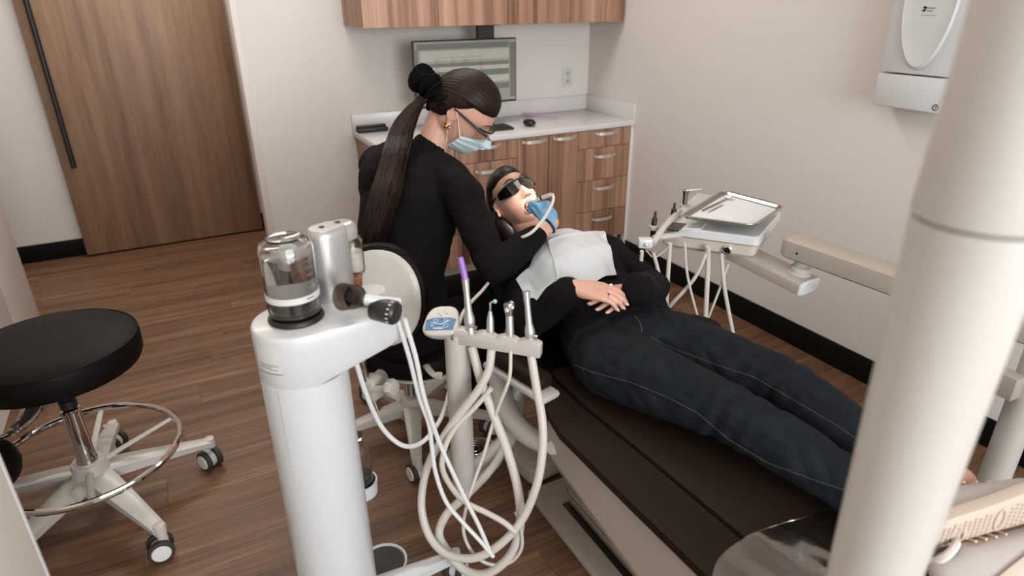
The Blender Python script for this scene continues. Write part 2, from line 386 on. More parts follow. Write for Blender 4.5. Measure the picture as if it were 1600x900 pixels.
# monitor hanging from the wall cabinet
t = thing('monitor', 'wide black-framed monitor showing a grey chart, hanging from the wall cabinet', 'monitor', (1.5, 3.40, 1.18))
mx0, mx1, mz0, mz1, my = 1.205, 1.812, 1.012, 1.353, 3.38
obj('housing', G().span((mx0, my, mz0), (mx1, my + .035, mz1), .005), 'charcoal_plastic', t)
sx0, sx1, sz0, sz1 = mx0 + .007, mx1 - .007, mz0 + .012, mz1 - .007
s = obj('screen', G().span((sx0, my - .0012, sz0), (sx1, my + .002, sz1)), 'screen', t)
def scr(x0, z0, x1, z1, m, k=1):
    u = lambda a: sx0 + a * (sx1 - sx0); v = lambda b: sz0 + b * (sz1 - sz0)
    return G().span((u(x0), my - .0012 - .0004 * k, v(z0)), (u(x1), my - .001, v(z1)))
g = G()
def addg(g, h): g.add(h.v, h.f); return g
addg(g, scr(.02, .88, .93, .97, 0)); addg(g, scr(0, 0, .03, .88, 0)); addg(g, scr(.94, .05, 1, .95, 0)); addg(g, scr(.05, .44, .93, .66, 0)); addg(g, scr(.05, .2, .93, .3, 0)); obj('chart_band', g, 'screen_dark', s)
g = G(); addg(g, scr(.05, .70, .93, .86, 0)); addg(g, scr(.05, .53, .93, .60, 0, 2)); addg(g, scr(.05, .33, .93, .43, 0)); obj('chart_band', g, 'screen_light', s)
g = G()
for zz in (.745, .64, .555, .49): addg(g, scr(.12, zz, .66, zz + .004, 0, 3))
addg(g, scr(.50, .53, .93, .534, 0, 3))
for xx in (.2, .35, .365, .45, .48, .52, .63, .65): addg(g, scr(xx, .45, xx + .002, .75, 0, 3))
for q in range(6): addg(g, scr(.18, .50 + .04 * q, .235, .505 + .04 * q, 0, 3)); addg(g, scr(.46, .50 + .04 * q, .51, .505 + .04 * q, 0, 3))
for zz in (.78, .64, .6, .46, .2, .08): addg(g, scr(.945, zz, .995, zz + .02, 0, 3))
ch_=obj('chart_lines', g, 'screen_line', s)
ch_['kind']='stuff'
obj('bracket', G().span((1.59, 3.40, 1.345), (1.685, 3.435, 1.424)).span((1.57, 3.37, 1.418), (1.705, 3.47, 1.426)), 'black_plastic', t)
# outlet
t = thing('wall_outlet', 'white double wall outlet above the counter, right of the monitor', 'outlet', (2.33, YB, 1.10))
obj('cover_plate', G().span((2.295, YB - .006, 1.03), (2.365, YB, 1.145), .002), 'white_plastic', t)
for zz in (1.065, 1.112):
    f = obj('receptacle', G().box((2.33, YB - .007, zz), (.034, .004, .03), .001), 'white_plastic', t)
    obj('slot', G().box((2.322, YB - .0095, zz + .002), (.004, .002, .012)).box((2.338, YB - .0095, zz + .002), (.004, .002, .012)).box((2.33, YB - .0095, zz - .01), (.006, .002, .006)), 'ink_black', f)
# counter things
p = at(580, 203, z=.885)
R = Matrix.Rotation(-.02, 3, 'Z')
g = G().box((p.x, p.y - .02, .892), (.17, .06, .022), .005, R)
t = single('phone_cradle', 'black desk box lying at the left end of the white counter', 'box', g, 'black_plastic', (p.x, p.y - .02, .880))
obj('lid', G().box((p.x, p.y - .005, .908), (.165, .028, .012), .004, R), 'charcoal_plastic', t)
# keyboard
kx, ky = at(788, 199, z=.885)[:2]
t = thing('keyboard', 'black keyboard on the counter by the hygienist\'s glasses', 'keyboard', (kx - .12, ky, .880))
kr = Matrix.Rotation(-.06, 3, 'Z')
obj('case', G().box((kx - .15, ky, .888), (.36, .12, .014), .004, kr), 'charcoal_plastic', t)
ref = None
for r_ in range(4):
    for c_ in range(12):
        off = kr @ V((-.158 + c_ * .0287, -.042 + r_ * .028, 0)); loc = (kx - .15 + off.x - t.location.x, ky + off.y - t.location.y, .897 - .880)
        if ref is None:
            q = G().box((0, 0, 0), (.024, .023, .006), .0015, kr, 1); ref = obj('key', q, 'black_plastic'); o = ref
        else: o = ref.copy(); C.objects.link(o)
        o.parent = t; o.location = loc
p = at(827, 193, z=.895)
t = single('mouse', 'black computer mouse on the counter between keyboard and pink brush', 'mouse', G().ball((p.x, p.y, .9008), (.033, .05, .02), None, 24, 14), 'black_plastic', (p.x, p.y, .88))
obj('scroll_wheel', G().lathe([(.004, -.003), (.006, -.003), (.006, .003), (.004, .003)], (p.x, p.y - .025, .918), (1, 0, 0), 12), 'charcoal_plastic', t)
a, b = at(821, 176, z=.885), at(866, 183, z=.885); a = V((2.02, 3.56, .8905)); b = V((2.115, 3.42, .8875))
t = thing('pink_brush', 'pink plastic brush lying at the back of the counter', 'brush', a)
obj('grip', G().tube([a, a.lerp(b, .5), b], [.005, .004, .006], 8), 'pink_plastic', t)
obj('brush_head', G().box(a - V((.012, -.015, -.002)), (.05, .035, .012), .004, Matrix.Rotation(-.9, 3, 'Z')), 'pink_plastic', t)
g = G().box((1.83, 3.47, .8815), (.16, .12, .001), 0, Matrix.Rotation(.3, 3, 'Z')); 
single('plastic_pouch', 'clear crinkled plastic pouch lying flat beside the keyboard', 'pouch', g, 'mask_blue', (1.83, 3.47, .88))
# x-ray wall box at the right
t = thing('wall_control_box', 'white wall box with raised oval cover high on the right wall', 'wall box', (XR, 1.46, 1.17))
fx = 2.385; y0, y1 = 1.325, 1.592
def boxr(z0, z1, x0, bev): return G().span((x0, y0, z0), (XR, y1, z1), bev)
obj('upper_housing', boxr(1.292, 2.05, fx, .008), 'white_plastic', t)
obj('lower_drawer', boxr(1.172, 1.288, fx - .003, .006), 'white_plastic', t)
oc = V((fx - .004, 1.453, 1.545)); Fm = Matrix(((0, 0, -1), (1, 0, 0), (0, 1, 0)))
n = 48; A = [2 * pi * i / n for i in range(n)]
rings = [[oc + V((dx, s_ * .094 * math.cos(a) * (1 + .05 * math.sin(a)), s_ * .233 * math.sin(a))) for a in A] for dx, s_ in ((.006, 1), (-.004, 1), (-.009, .965), (-.008, .93), (-.007, .6), (-.007, .05))]
cov = obj('oval_cover', G().loft(rings), 'white_plastic', t)
ly, lz = 1.447, 1.507
g = G()
for k, (dy, dzz) in enumerate(((0, .0045), (.0018, -.0045))):
    g.prism([(dy + .0058 * math.cos(a) + .002 * math.sin(a) * (1 if k == 0 else -1), dzz + .0042 * math.sin(a)) for a in A[::4]], 0, .0012, Matrix.Translation((fx - .0115, ly + .018, lz)) @ Matrix(((0, 0, -1, 0), (1, 0, 0, 0), (0, 1, 0, 0), (0, 0, 0, 1))))
obj('emblem', g, 'ink_black', cov)
def text_mesh(txt, size, M):
    cu = bpy.data.curves.new('txt', 'FONT'); cu.body = txt; cu.size = size; cu.extrude = .0003; cu.resolution_u = 2
    o = bpy.data.objects.new('txt', cu); C.objects.link(o); settle()
    me = o.evaluated_get(bpy.context.evaluated_depsgraph_get()).to_mesh(); q = G().add([M @ v.co for v in me.vertices], [tuple(p.vertices) for p in me.polygons])
    bpy.data.objects.remove(o); return q
# wall text frame: text x runs along -y (towards the camera's right), up along z, facing -x
TW = lambda yy, zz: Matrix(((0, 0, -1, fx - .0118), (-1, 0, 0, yy), (0, 1, 0, zz), (0, 0, 0, 1)))
g = addg(text_mesh('Dentsply', .0075, TW(ly + .010, lz + .0012)), text_mesh('Sirona', .0075, TW(ly + .010, lz - .0075)))
obj('lettering', g, 'ink_grey', cov)
obj('rule_line', G().span((fx - .0118, ly - .026, lz - .021), (fx - .0108, ly + .027, lz - .0185)), 'warm_grey_plastic', cov)
g = G().torus((fx - .0036, 1.352, 1.192), (1, 0, 0), .0095, .0016, 24, 6).tube([(fx - .0036, 1.352, 1.189), (fx - .0036, 1.350, 1.198)], .0012, 6)
obj('round_mark', g, 'ink_black', t)
# white cabinet beside the camera, bottom left
t = thing('side_cabinet', 'white cabinet side panel at the bottom left, nearest the camera', 'cabinet', (-.59, .9, 0))
obj('side_panel', G().span((-.405, .55, 0), (-.385, 1.255, .93), .002), 'white_trim', t)
obj('edge_strip', G().span((-.407, 1.256, 0), (-.383, 1.268, .93), .003), 'white_plastic', t)
obj('carcass', G().span((XL + .001, .55, 0), (-.406, 1.255, .93)), 'white_trim', t)
obj('top', G().span((XL + .001, .53, .931), (-.38, 1.275, .955), .002), 'quartz', t)
# ceiling lamps' diffusers
for i, (x_, y_) in enumerate(((.3, 1.2), (1.0, 2.65), (0, 4.35))):
    tag(obj('ceiling_panel', G().span((x_ - .62, y_ - .32, 2.675), (x_ + .62, y_ + .32, ZC)), 'white_trim'), ('white ceiling light panel over the near half of the room', 'white ceiling light panel over the dental chair head', 'white ceiling light panel in the hall')[i], 'ceiling light', 'ceiling light panels')
# ================================================================== casters and five-star bases
def caster(parent, c, ang, fl=0.0, r=.031, mcap='wheel_cap', mbody='cream_plastic'):
    """twin-wheel caster standing on the floor at c; ang: rolling direction"""
    x, y = c[0], c[1]; ax = V((-math.sin(ang), math.cos(ang), 0)); fw = V((math.cos(ang), math.sin(ang), 0)); o = V((x, y, r))
    ca = obj('caster', G().lathe([(.004, -.010), (r * .73, -.010), (r * .8, 0), (r * .73, .010), (.004, .010)], o, ax, 20).tube([o + fw * .004, o + fw * .012 + V((0, 0, .028)), o + fw * .014 + V((0, 0, r * 1.9))], [.019, .016, .011], 12), mbody, parent)
    for s_ in (-1, 1):
        w = obj('wheel', G().lathe([(.006, -.009), (r - .003, -.009), (r, -.006), (r, .006), (r - .003, .009), (.006, .009)], o + ax * (.021 * s_), ax, 26), 'rubber', ca)
        obj('wheel_cap', G().lathe([(.001, -.001), (r * .74, -.001), (r * .70, .0025), (r * .3, .0035), (.001, .0035)], o + ax * (.0305 * s_), ax * s_, 22), mcap, ca)
    return ca
def star_arm(parent, c, ang, r, zh, w0, w1, m, zr=.085, cast=None, r0=.03):
    d = V((math.cos(ang), math.sin(ang), 0)); s_ = V((-d.y, d.x, 0)); c = V((c[0], c[1], 0)); rings = []
    for t in np.linspace(0, 1, 7):
        rr = r0 + (r - r0) * t; z1 = zh + (zr - zh) * (t ** 1.2); h = .042 * (1 - t) + .022 * t; w = (w0 * (1 - t) + w1 * t) / 2
        p = c + d * rr
        rings.append([p + s_ * (-w) + V((0, 0, z1 - h)), p + s_ * w + V((0, 0, z1 - h)), p + s_ * w + V((0, 0, z1 - .006)), p + s_ * w * .55 + V((0, 0, z1)), p - s_ * w * .55 + V((0, 0, z1)), p - s_ * w + V((0, 0, z1 - .006))])
    g = G().loft(rings); e = c + d * (r + .0)
    g.lathe([(.001, 0), (.017, 0), (.018, .012), (.016, .034), (.001, .036)], e + V((0, 0, zr - .03)), (0, 0, 1), 16)
    return obj('base_arm', g, m, parent, 30)
# ------------------------------------------------------------------ black stool at the left
sx, sy = -.435, 2.10
t = thing('drafting_stool', 'tall round black vinyl stool with chrome foot ring at the left', 'stool', (sx, sy, 0))
stz = .652
obj('seat', G().lathe([(.001, -.092), (.12, -.092), (.2, -.09), (.221, -.082), (.228, -.066), (.229, -.02), (.225, -.006), (.213, .002), (.13, .009), (.001, .011)], (sx + .01, sy - .02, stz), (0, 0, 1), 64), 'black_vinyl', t)
obj('piping', G().torus((sx + .01, sy - .02, stz - .004), (0, 0, 1), .2245, .0028, 64, 6), 'black_vinyl', t)
obj('seat_plate', G().lathe([(.001, 0), (.05, 0), (.05, .012), (.001, .012)], (sx, sy, stz - .098), (0, 0, 1), 24), 'dark_steel', t)
obj('gas_rod', G().lathe([(.001, 0), (.0155, 0), (.0155, .15), (.001, .15)], (sx, sy, .415), (0, 0, 1), 20), 'black_plastic', t)
obj('gas_cylinder', G().lathe([(.001, 0), (.03, 0), (.03, .015), (.0265, .02), (.0265, .185), (.029, .19), (.029, .205), (.022, .212), (.001, .212)], (sx, sy, .21), (0, 0, 1), 28), 'chrome', t)
obj('bellows', G().lathe([(.016, 0), (.024, 0), (.024, .025), (.016, .03)], (sx, sy, .42), (0, 0, 1), 20), 'black_plastic', t)
hub = obj('base_hub', G().lathe([(.001, .105), (.05, .105), (.062, .125), (.058, .18), (.046, .214), (.001, .214)], (sx, sy, 0), (0, 0, 1), 28).torus((sx, sy, .214), (0, 0, 1), .034, .005, 24, 6), 'cream_plastic', t)
for k in range(5):
    a = math.radians(-60 + 72 * k); r_ = .355
    star_arm(t, (sx, sy), a, r_, .185, .082, .04, 'cream_plastic', .122)
    caster(t, (sx + r_ * math.cos(a) - .012, sy + r_ * math.sin(a) + .006), a + (1.1 if k != 1 else 1.9), r=.0375)
rg = obj('foot_ring', G().torus((sx + .012, sy - .02, .255), (0, 0, 1), .262, .0105, 72, 10), 'chrome', t)
for k, a in enumerate((195, 20, -85, 85)):
    a = math.radians(a); e = V((sx + .012 + .258 * math.cos(a), sy - .02 + .258 * math.sin(a), .249))
    obj('ring_spoke', G().tube([(sx + .04 * math.cos(a), sy + .04 * math.sin(a), .19), (sx + .1 * math.cos(a), sy + .1 * math.sin(a), .205), e], [.013, .011, .009], 8, 5, .6), 'cream_plastic', t)
kb = V((sx - .01, sy - .062, .165)); obj('ring_knob', G().lathe([(.001, -.012), (.02, -.012), (.024, 0), (.022, .016), (.001, .02)], kb + V((-.02, -.03, 0)), (-.5, -.9, .1), 16), 'cream_plastic', t)
# back support strut: two chrome tubes with a black plate sweeping down and left from under the seat
A0 = V((sx - .03, sy - .03, stz - .095)); B0 = at(20, 672, x=-.655); B1 = at(-40, 705, x=-.69)
for dx in (0, .05):
    q = V((dx, -dx * .6, 0))
    obj('back_strut', G().tube([A0 + q, A0.lerp(B0, .5) + q, B0 + q * .4, B1], .0095, 10, 6), 'chrome', t)
obj('back_strut_plate', G().tube([A0 + V((.025, -.015, 0)), A0.lerp(B0, .6) + V((.025, -.015, 0)), B0 + V((.01, 0, .01))], [.02, .018, .016], 10, 4, .3), 'black_plastic', t)
obj('back_pad', G().ball(at(-6, 726, d=1.86), (.06, .075, .075), None, 24, 14), 'black_vinyl', t)
# ------------------------------------------------------------------ hygienist's stool
hx, hy = .63, 2.05
t = thing('operator_stool', 'black cushioned operator stool with pale oval backrest under the hygienist', 'stool', (hx, hy, 0))
def slab(c, ax_u, ax_v, nrm, ru, rv, th, p=2.6, n=44, dome=.25):
    c, ax_u, ax_v, nrm = V(c), V(ax_u), V(ax_v), V(nrm); rings = []
    for k, (q, zz) in enumerate(((.02, 0), (.8, 0), (.95, .08), (1, .35), (1, .65), (.96, .9), (.85, 1), (.5, 1 + dome * .5), (.02, 1 + dome))):
        R_ = []
        for j in range(n):
            a = 2 * pi * j / n; ca, sa = math.cos(a), math.sin(a)
            e = (abs(ca) ** p + abs(sa) ** p) ** (-1 / p)
            R_.append(c + ax_u * (ru * q * e * ca) + ax_v * (rv * q * e * sa) + nrm * (th * zz))
        rings.append(R_)
    return G().loft(rings)
su = V((.80, .60, 0)); sv = V((-.60, .80, 0)); up = V((0, 0, 1))
obj('seat_cushion', slab((hx - .01, hy - .10, .408), su, sv, up, .215, .225, .075), 'black_vinyl', t)
obj('seat_pan', slab((hx - .01, hy - .10, .392), su, sv, up, .20, .21, .02, 2.6, 40, 0), 'cream_plastic', t)
obj('gas_cylinder', G().lathe([(.001, 0), (.026, 0), (.026, .14), (.016, .145), (.016, .27), (.001, .27)], (hx, hy, .13), (0, 0, 1), 24), 'chrome', t)
obj('base_hub', G().lathe([(.001, .06), (.05, .06), (.055, .1), (.042, .155), (.001, .155)], (hx, hy, 0), (0, 0, 1), 24), 'cream_plastic', t)
for k in range(5):
    a = math.radians(-107 + 72 * k); r_ = .305
    star_arm(t, (hx, hy), a, r_, .13, .07, .036, 'cream_plastic', .095)
    caster(t, (hx + r_ * math.cos(a), hy + r_ * math.sin(a)), a + (.45 if k == 0 else 1.0), r=.0355)
# backrest: white oval shell behind a black cushion
bc = at(594, 466, y=1.745); bn = V((-.50, -.84, .20)).normalized(); bu = frame(bn, (1, -.4, 0)).col[0]; bv = bn.cross(V(bu)); bu = V(bu)
if bv.z < 0: bv = -bv
obj('backrest_cushion', slab(bc - bn * .05, bu, bv, bn, .142, .166, .05, 2.2, 44, 0), 'black_vinyl', t)
obj('backrest_shell', slab(bc, bu, bv, bn, .126, .149, .018, 2.2, 44, .15), 'cream_plastic', t)
boss = obj('backrest_boss', G().lathe([(.001, -.01), (.055, -.01), (.055, .02), (.05, .028), (.001, .03)], bc + bn * .012 - bv * .05 + bu * .0, bn, 28), 'white_plastic', t)
p0 = bc + bn * .02 - bv * .07; p1 = at(566, 560, d=1.93); p2 = at(577, 606, d=1.99)
obj('backrest_bar', G().tube([p0, p0.lerp(p1, .5), p1, p2, at(590, 640, d=2.02)], .0125, 12, 5), 'chrome', t)
obj('clamp', G().box(p2 + V((.01, .0, 0)), (.055, .055, .075), .012, Matrix.Rotation(.5, 3, 'Z')).tube([p2, V((hx - .02, hy - .02, .36))], [.022, .026], 10), 'cream_plastic', t)
kn = at(612, 606, d=1.93)
obj('clamp_knob', G().tube([p2 + V((0, -.02, .005)), kn], .011, 10).lathe([(.001, -.012), (.026, -.012), (.029, 0), (.024, .012), (.001, .014)], kn, (.55, -.8, .1), 6), 'cream_plastic', t)
obj('seat_lever', G().tube([(hx + .02, hy - .03, .385), at(672, 580, d=2.02), at(690, 588, d=2.0)], [.012, .011, .014], 10, 5, .5), 'cream_plastic', t)
# ------------------------------------------------------------------ white treatment tower in front
ax, ay = .163, 1.30; ZT = .93
tw = thing('treatment_tower', 'white floor-standing treatment column with pill-shaped head in front', 'dental unit', (ax, ay, 0))
A = at(463, 497, z=ZT); B = at(588, 478, z=ZT); rA, rB = .094, .058; ax, ay = A.x, A.y
dAB = V((B.x - A.x, B.y - A.y, 0)); LAB = dAB.length; da = math.atan2(dAB.y, dAB.x); al = math.acos((rA - rB) / LAB)
def pill(s_, n=20):
    P = []
    for q in np.linspace(al, 2 * pi - al, n * 2): P.append((A.x + (rA + s_) * math.cos(da + q), A.y + (rA + s_) * math.sin(da + q)))
    for q in np.linspace(-al, al, n): P.append((B.x + (rB + s_) * math.cos(da + q), B.y + (rB + s_) * math.sin(da + q)))
    return P
def zb(p, base):     # the overhang's underside climbs away from the column
    u = (p[0] - A.x) * math.cos(da) + (p[1] - A.y) * math.sin(da)
    return base + max(0, u - rA * .75) * .42
rings = [[V((x_, y_, zb((x_, y_), ZT - .125))) for x_, y_ in pill(-.004)], [V((x_, y_, zb((x_, y_), ZT - .118))) for x_, y_ in pill(0)], [V((x_, y_, max(ZT - .03, 0))) for x_, y_ in pill(0)], [V((x_, y_, ZT - .008)) for x_, y_ in pill(0)], [V((x_, y_, ZT - .002)) for x_, y_ in pill(-.003)], [V((x_, y_, ZT)) for x_, y_ in pill(-.009)]]
obj('head_housing', G().loft(rings), 'white_plastic', tw)
n = 56; cols = []
for z_, q in ((.075, 1.0), (.09, 1.04), (ZT - .1225, 1.0), (ZT - .1215, .99)):
    cols.append([V((A.x + .0935 * q * math.cos(a), A.y + .0935 * q * math.sin(a), z_)) for a in (2 * pi * j / n for j in range(n))])
obj('column', G().loft(cols), 'white_plastic', tw)
va = math.radians(-128)
g = G(); 
for a in (va - .72, va - .16): g.tube([(A.x + .0938 * math.cos(a), A.y + .0938 * math.sin(a), .1), (A.x + .0938 * math.cos(a), A.y + .0938 * math.sin(a), ZT - .125)], .0009, 6)
obj('seam', g, 'warm_grey_plastic', tw)
# printed label (its square code is left out)
g = G(); R_ = []
for zz in (ZT - .085, ZT - .012): R_.append([V((A.x + .0946 * math.cos(a), A.y + .0946 * math.sin(a), zz)) for a in np.linspace(math.radians(196), math.radians(236), 9)])
lab = obj('printed_label', G().loft(R_, closed=False), 'label_white', tw)
for k, (zz, a0, a1) in enumerate(((.064, 200, 232), (.069, 202, 222), (.074, 200, 230))):
    R_ = [[V((A.x + .0951 * math.cos(a), A.y + .0951 * math.sin(a), ZT - zz - h)) for a in np.linspace(math.radians(a0), math.radians(a1), 7)] for h in (0, .0016)]
    obj('print_line', G().loft(R_, closed=False), 'ink_grey', lab)
R_ = [[V((A.x + .0951 * math.cos(a), A.y + .0951 * math.sin(a), ZT - .0835 - h)) for a in np.linspace(math.radians(196), math.radians(236), 9)] for h in (0, .0016)]
obj('print_line', G().loft(R_, closed=False), 'ink_black', lab)
# silver cylinder unit on the head
sp = at(524, 462, z=ZT); sd = at(549, 452, z=ZT); u = (sd - sp).normalized()
def capsule_poly(c, u, L, r, n=14):
    v = V((-u.y, u.x, 0)); P = []
    for q in np.linspace(-pi / 2, pi / 2, n): P.append(c + u * (L + r * math.cos(q)) + v * (r * math.sin(q)))
    for q in np.linspace(pi / 2, 1.5 * pi, n): P.append(c + u * (-L + r * math.cos(q)) + v * (r * math.sin(q)))
    return P
HS = .168
rings = []
for s_, zz, f in ((0, .0, 1), (0, HS - .016, 1), (.002, HS - .006, 1), (.008, HS, 1), (.02, HS + .001, 1)):
    rings.append([p + V((0, 0, zz)) for p in capsule_poly(sp, u, .012, .036 - s_)])
su_ = obj('powder_unit', G().loft(rings), 'satin_silver', tw)
hd = G(); hdc = sp + u * .045 + V((0, 0, HS - .028))
obj('unit_nose', G().loft([[p + V((0, 0, zz)) for p in capsule_poly(sp + u * .03, u, .014, .030 - s_)] for s_, zz in ((0, HS - .038), (0, HS - .014), (.004, HS - .005), (.012, HS))]), 'satin_silver', tw)
for q in (-.012, .03): obj('top_screw', G().lathe([(.0045, 0), (.0065, 0), (.0065, .0016), (.0045, .0016)], sp + u * q + V((0, 0, HS + .0005)), (0, 0, 1), 14).lathe([(.001, 0), (.0042, 0), (.0042, .0006), (.001, .0006)], sp + u * q + V((0, 0, HS + .0005)), (0, 0, 1), 12), 'ink_black', su_)
vc = sp + u * .060
obj('powder_vial', G().lathe([(.016, .028), (.0225, .034), (.0255, .045), (.0255, .118), (.021, .127), (.016, .13), (.014, .128), (.0195, .119), (.0238, .110), (.0238, .046), (.015, .036), (.014, .028)], vc + V((0, 0, .0)), (0, 0, 1), 28), 'clear_plastic', tw)
obj('vial_powder', G().lathe([(.001, .037), (.0228, .047), (.0228, .092), (.001, .094)], vc, (0, 0, 1), 24), 'label_white', tw)
obj('vial_cap', G().lathe([(.001, .002), (.014, .002), (.016, .012), (.016, .028), (.001, .03)], vc, (0, 0, 1), 20), 'copper', tw)
# glass water bottle turned upside down in its black socket
bt = thing('glass_bottle', 'large clear glass water bottle standing upside down on the white tower', 'bottle', (A.x, A.y, ZT))
c0 = V((A.x + .001, A.y + .002, ZT + .0012)); rb = .0545
obj('bottle_socket', G().lathe([(.001, 0), (rb + .003, 0), (rb + .004, .003), (rb + .002, .009), (rb, .011), (.001, .011)], c0, (0, 0, 1), 40), 'black_plastic', bt)
obj('bottle_body', G().lathe([(rb - .004, .016), (rb - .001, .018), (rb, .03), (rb, .158), (rb - .004, .171), (rb - .016, .180), (rb - .02, .182), (rb - .03, .179), (.001, .177), (.001, .1745), (rb - .03, .1755), (rb - .019, .177), (rb - .007, .168), (rb - .003, .157), (rb - .003, .03), (rb - .005, .02)], c0, (0, 0, 1), 48), 'glass', bt)
obj('bottle_water', G().lathe([(.001, .054), (rb - .0034, .054), (rb - .0034, .146), (.001, .146)], c0, (0, 0, 1), 48), 'water', bt)
obj('dark_reflection', G().lathe([(.001, .015), (rb - .006, .015), (rb - .0036, .018), (rb - .0036, .053), (.001, .0535)], c0, (0, 0, 1), 44), 'dark_water', bt)  # dark solid put in for the dark reflection low in the water
band = obj('white_band', G().lathe([(rb + .0004, .052), (rb + .0008, .052), (rb + .0008, .066), (rb + .0004, .066)], c0, (0, 0, 1), 48), 'label_white', bt)
g = G()
for k in range(5):
    zz = .080 + .0145 * k
    R_ = [[c0 + V(((rb + .0008) * math.cos(a), (rb + .0008) * math.sin(a), zz + h)) for a in np.linspace(math.radians(-62), math.radians(-38 if k % 2 else -44), 5)] for h in (0, .0014)]
    obj('level_mark', G().loft(R_, closed=False), 'ink_grey', bt)
R_ = [[c0 + V(((rb + .0013) * math.cos(a), (rb + .0013) * math.sin(a), .058 + h)) for a in np.linspace(math.radians(-70), math.radians(-50), 5)] for h in (0, .003)]
obj('band_print', G().loft(R_, closed=False), 'ink_grey', band)
# smoked cup, white tube, black dial, round white cap at the end of the head
cc = at(548, 464, d=1.345); e2 = at(612, 472, d=1.372); ud = (e2 - cc).normalized()
cup = V(at(541, 461, d=1.335)); ca_ = (cup - e2).normalized()
obj('smoked_cup', G().lathe([(.018, -.022), (.024, -.022), (.0265, -.008), (.029, .024), (.0275, .024), (.025, -.006), (.018, -.018)], cc, ca_ + V((-.3, -.9, .3)), 28), 'smoke_plastic', tw)
obj('cup_core', G().lathe([(.001, -.017), (.0225, -.017), (.0225, -.004), (.011, -.002), (.011, .003), (.001, .003)], cc, ca_ + V((-.3, -.9, .3)), 24), 'black_plastic', tw)
obj('cup_neck', G().lathe([(.001, 0), (.009, 0), (.009, .01), (.001, .01)], cc - ca_ * .014, -ca_, 16), 'copper', tw)
obj('white_tube', G().tube([cc - ca_ * .018, e2 + ud * .018], .0115, 16), 'white_plastic', tw)
dc = at(616, 489, d=1.36); dn = (IR * .93 - IF * .28 + ID * .22).normalized()
dial = obj('black_dial', G().lathe([(.001, -.05), (.024, -.05), (.026, -.046), (.026, .002), (.022, .007), (.001, .008)], dc, dn, 36), 'charcoal_plastic', tw)
Fd = frame(dn)
for k in range(16):
    a = 2 * pi * k / 16; obj('dial_dot', G().box(dc + Fd @ V((.0262 * math.cos(a), .0262 * math.sin(a), -.004)), (.0016, .003, .0055), 0, Fd @ Matrix.Rotation(a, 3, 'Z')), 'label_white', dial)
obj('round_cap', G().lathe([(.001, 0), (.036, 0), (.036, .018), (.032, .024), (.001, .026)], at(581, 468, z=ZT + .003), (0, 0, 1), 36), 'white_plastic', tw)
# low bottle holder on the side of the column, foot cup, star base
lb = V((A.x + .118, A.y + .075, .29))
lo = at(566, 772, x=lb.x); lb = V((lo.x, lo.y, lo.z))
obj('bottle_holder', G().lathe([(.001, 0), (.034, 0), (.044, .008), (.046, .05), (.042, .05), (.040, .012), (.001, .01)], lb, (0, 0, 1), 32).tube([lb + V((-.03, -.02, .025)), V((A.x + .07, A.y + .04, lb.z + .025))], .022, 12), 'white_plastic', tw)
lbt = thing('side_bottle', 'small clear bottle of dark liquid in the holder low on the white tower', 'bottle', lb + V((0, 0, .0105)))
l0 = lb + V((0, 0, .0115))
obj('bottle_body', G().lathe([(.001, 0), (.034, 0), (.036, .004), (.036, .14), (.03, .155), (.02, .162), (.02, .175), (.017, .175), (.017, .16), (.028, .152), (.0335, .138), (.0335, .005), (.001, .004)], l0, (0, 0, 1), 32), 'glass', lbt)
obj('liquid', G().lathe([(.001, .0045), (.0332, .0055), (.0332, .06), (.001, .0605)], l0, (0, 0, 1), 28), 'dark_water', lbt)
obj('bottle_cap', G().lathe([(.001, 0), (.022, 0), (.022, .014), (.001, .016)], l0 + V((0, 0, .176)), (0, 0, 1), 20), 'smoke_plastic', lbt)
fcx = at(600, 878, z=.085)
obj('foot_cup', G().lathe([(.001, -.045), (.05, -.045), (.062, -.03), (.066, .0), (.066, .004), (.0605, .004), (.059, -.004), (.001, -.006)], fcx, (0, 0, 1), 40), 'white_plastic', tw)
obj('cup_pad', G().lathe([(.001, -.005), (.058, -.004), (.0575, .0005), (.001, .001)], fcx, (0, 0, 1), 36), 'black_plastic', tw)
obj('base_hub', G().lathe([(.001, .06), (.085, .06), (.1, .075), (.096, .1), (.001, .1)], (A.x, A.y, 0), (0, 0, 1), 36), 'white_plastic', tw)
cp = at(712, 900, z=0); a00 = math.atan2(cp.y - A.y, cp.x - A.x); rr_ = math.hypot(cp.x - A.x, cp.y - A.y)
for k in range(5):
    a = a00 + 2 * pi * k / 5
    star_arm(tw, (A.x, A.y), a, rr_, .10, .055, .036, 'white_plastic', .092, r0=.09)
    caster(tw, (A.x + rr_ * math.cos(a), A.y + rr_ * math.sin(a)), a + .75, mbody='white_plastic')
# ------------------------------------------------------------------ tall foreground post
px_, py_ = .638, .298
t = thing('unit_post', 'thick white post rising in the right foreground, out of focus', 'post', (px_, py_, 0))
obj('lower_tube', G().lathe([(.001, .03), (.046, .03), (.046, .88), (.0555, 1.362), (.001, 1.362)], (px_, py_, 0), (0, 0, 1), 48), 'cream_plastic', t)
obj('upper_tube', G().lathe([(.001, 1.365), (.0555, 1.365), (.0565, 1.369), (.052, 1.5), (.050, 2.1), (.001, 2.1)], (px_, py_, 0), (0, 0, 1), 48), 'cream_plastic', t)
obj('base_flange', G().lathe([(.001, 0.0005), (.11, .0005), (.11, .02), (.07, .03), (.001, .03)], (px_, py_, 0), (0, 0, 1), 40), 'cream_plastic', t)
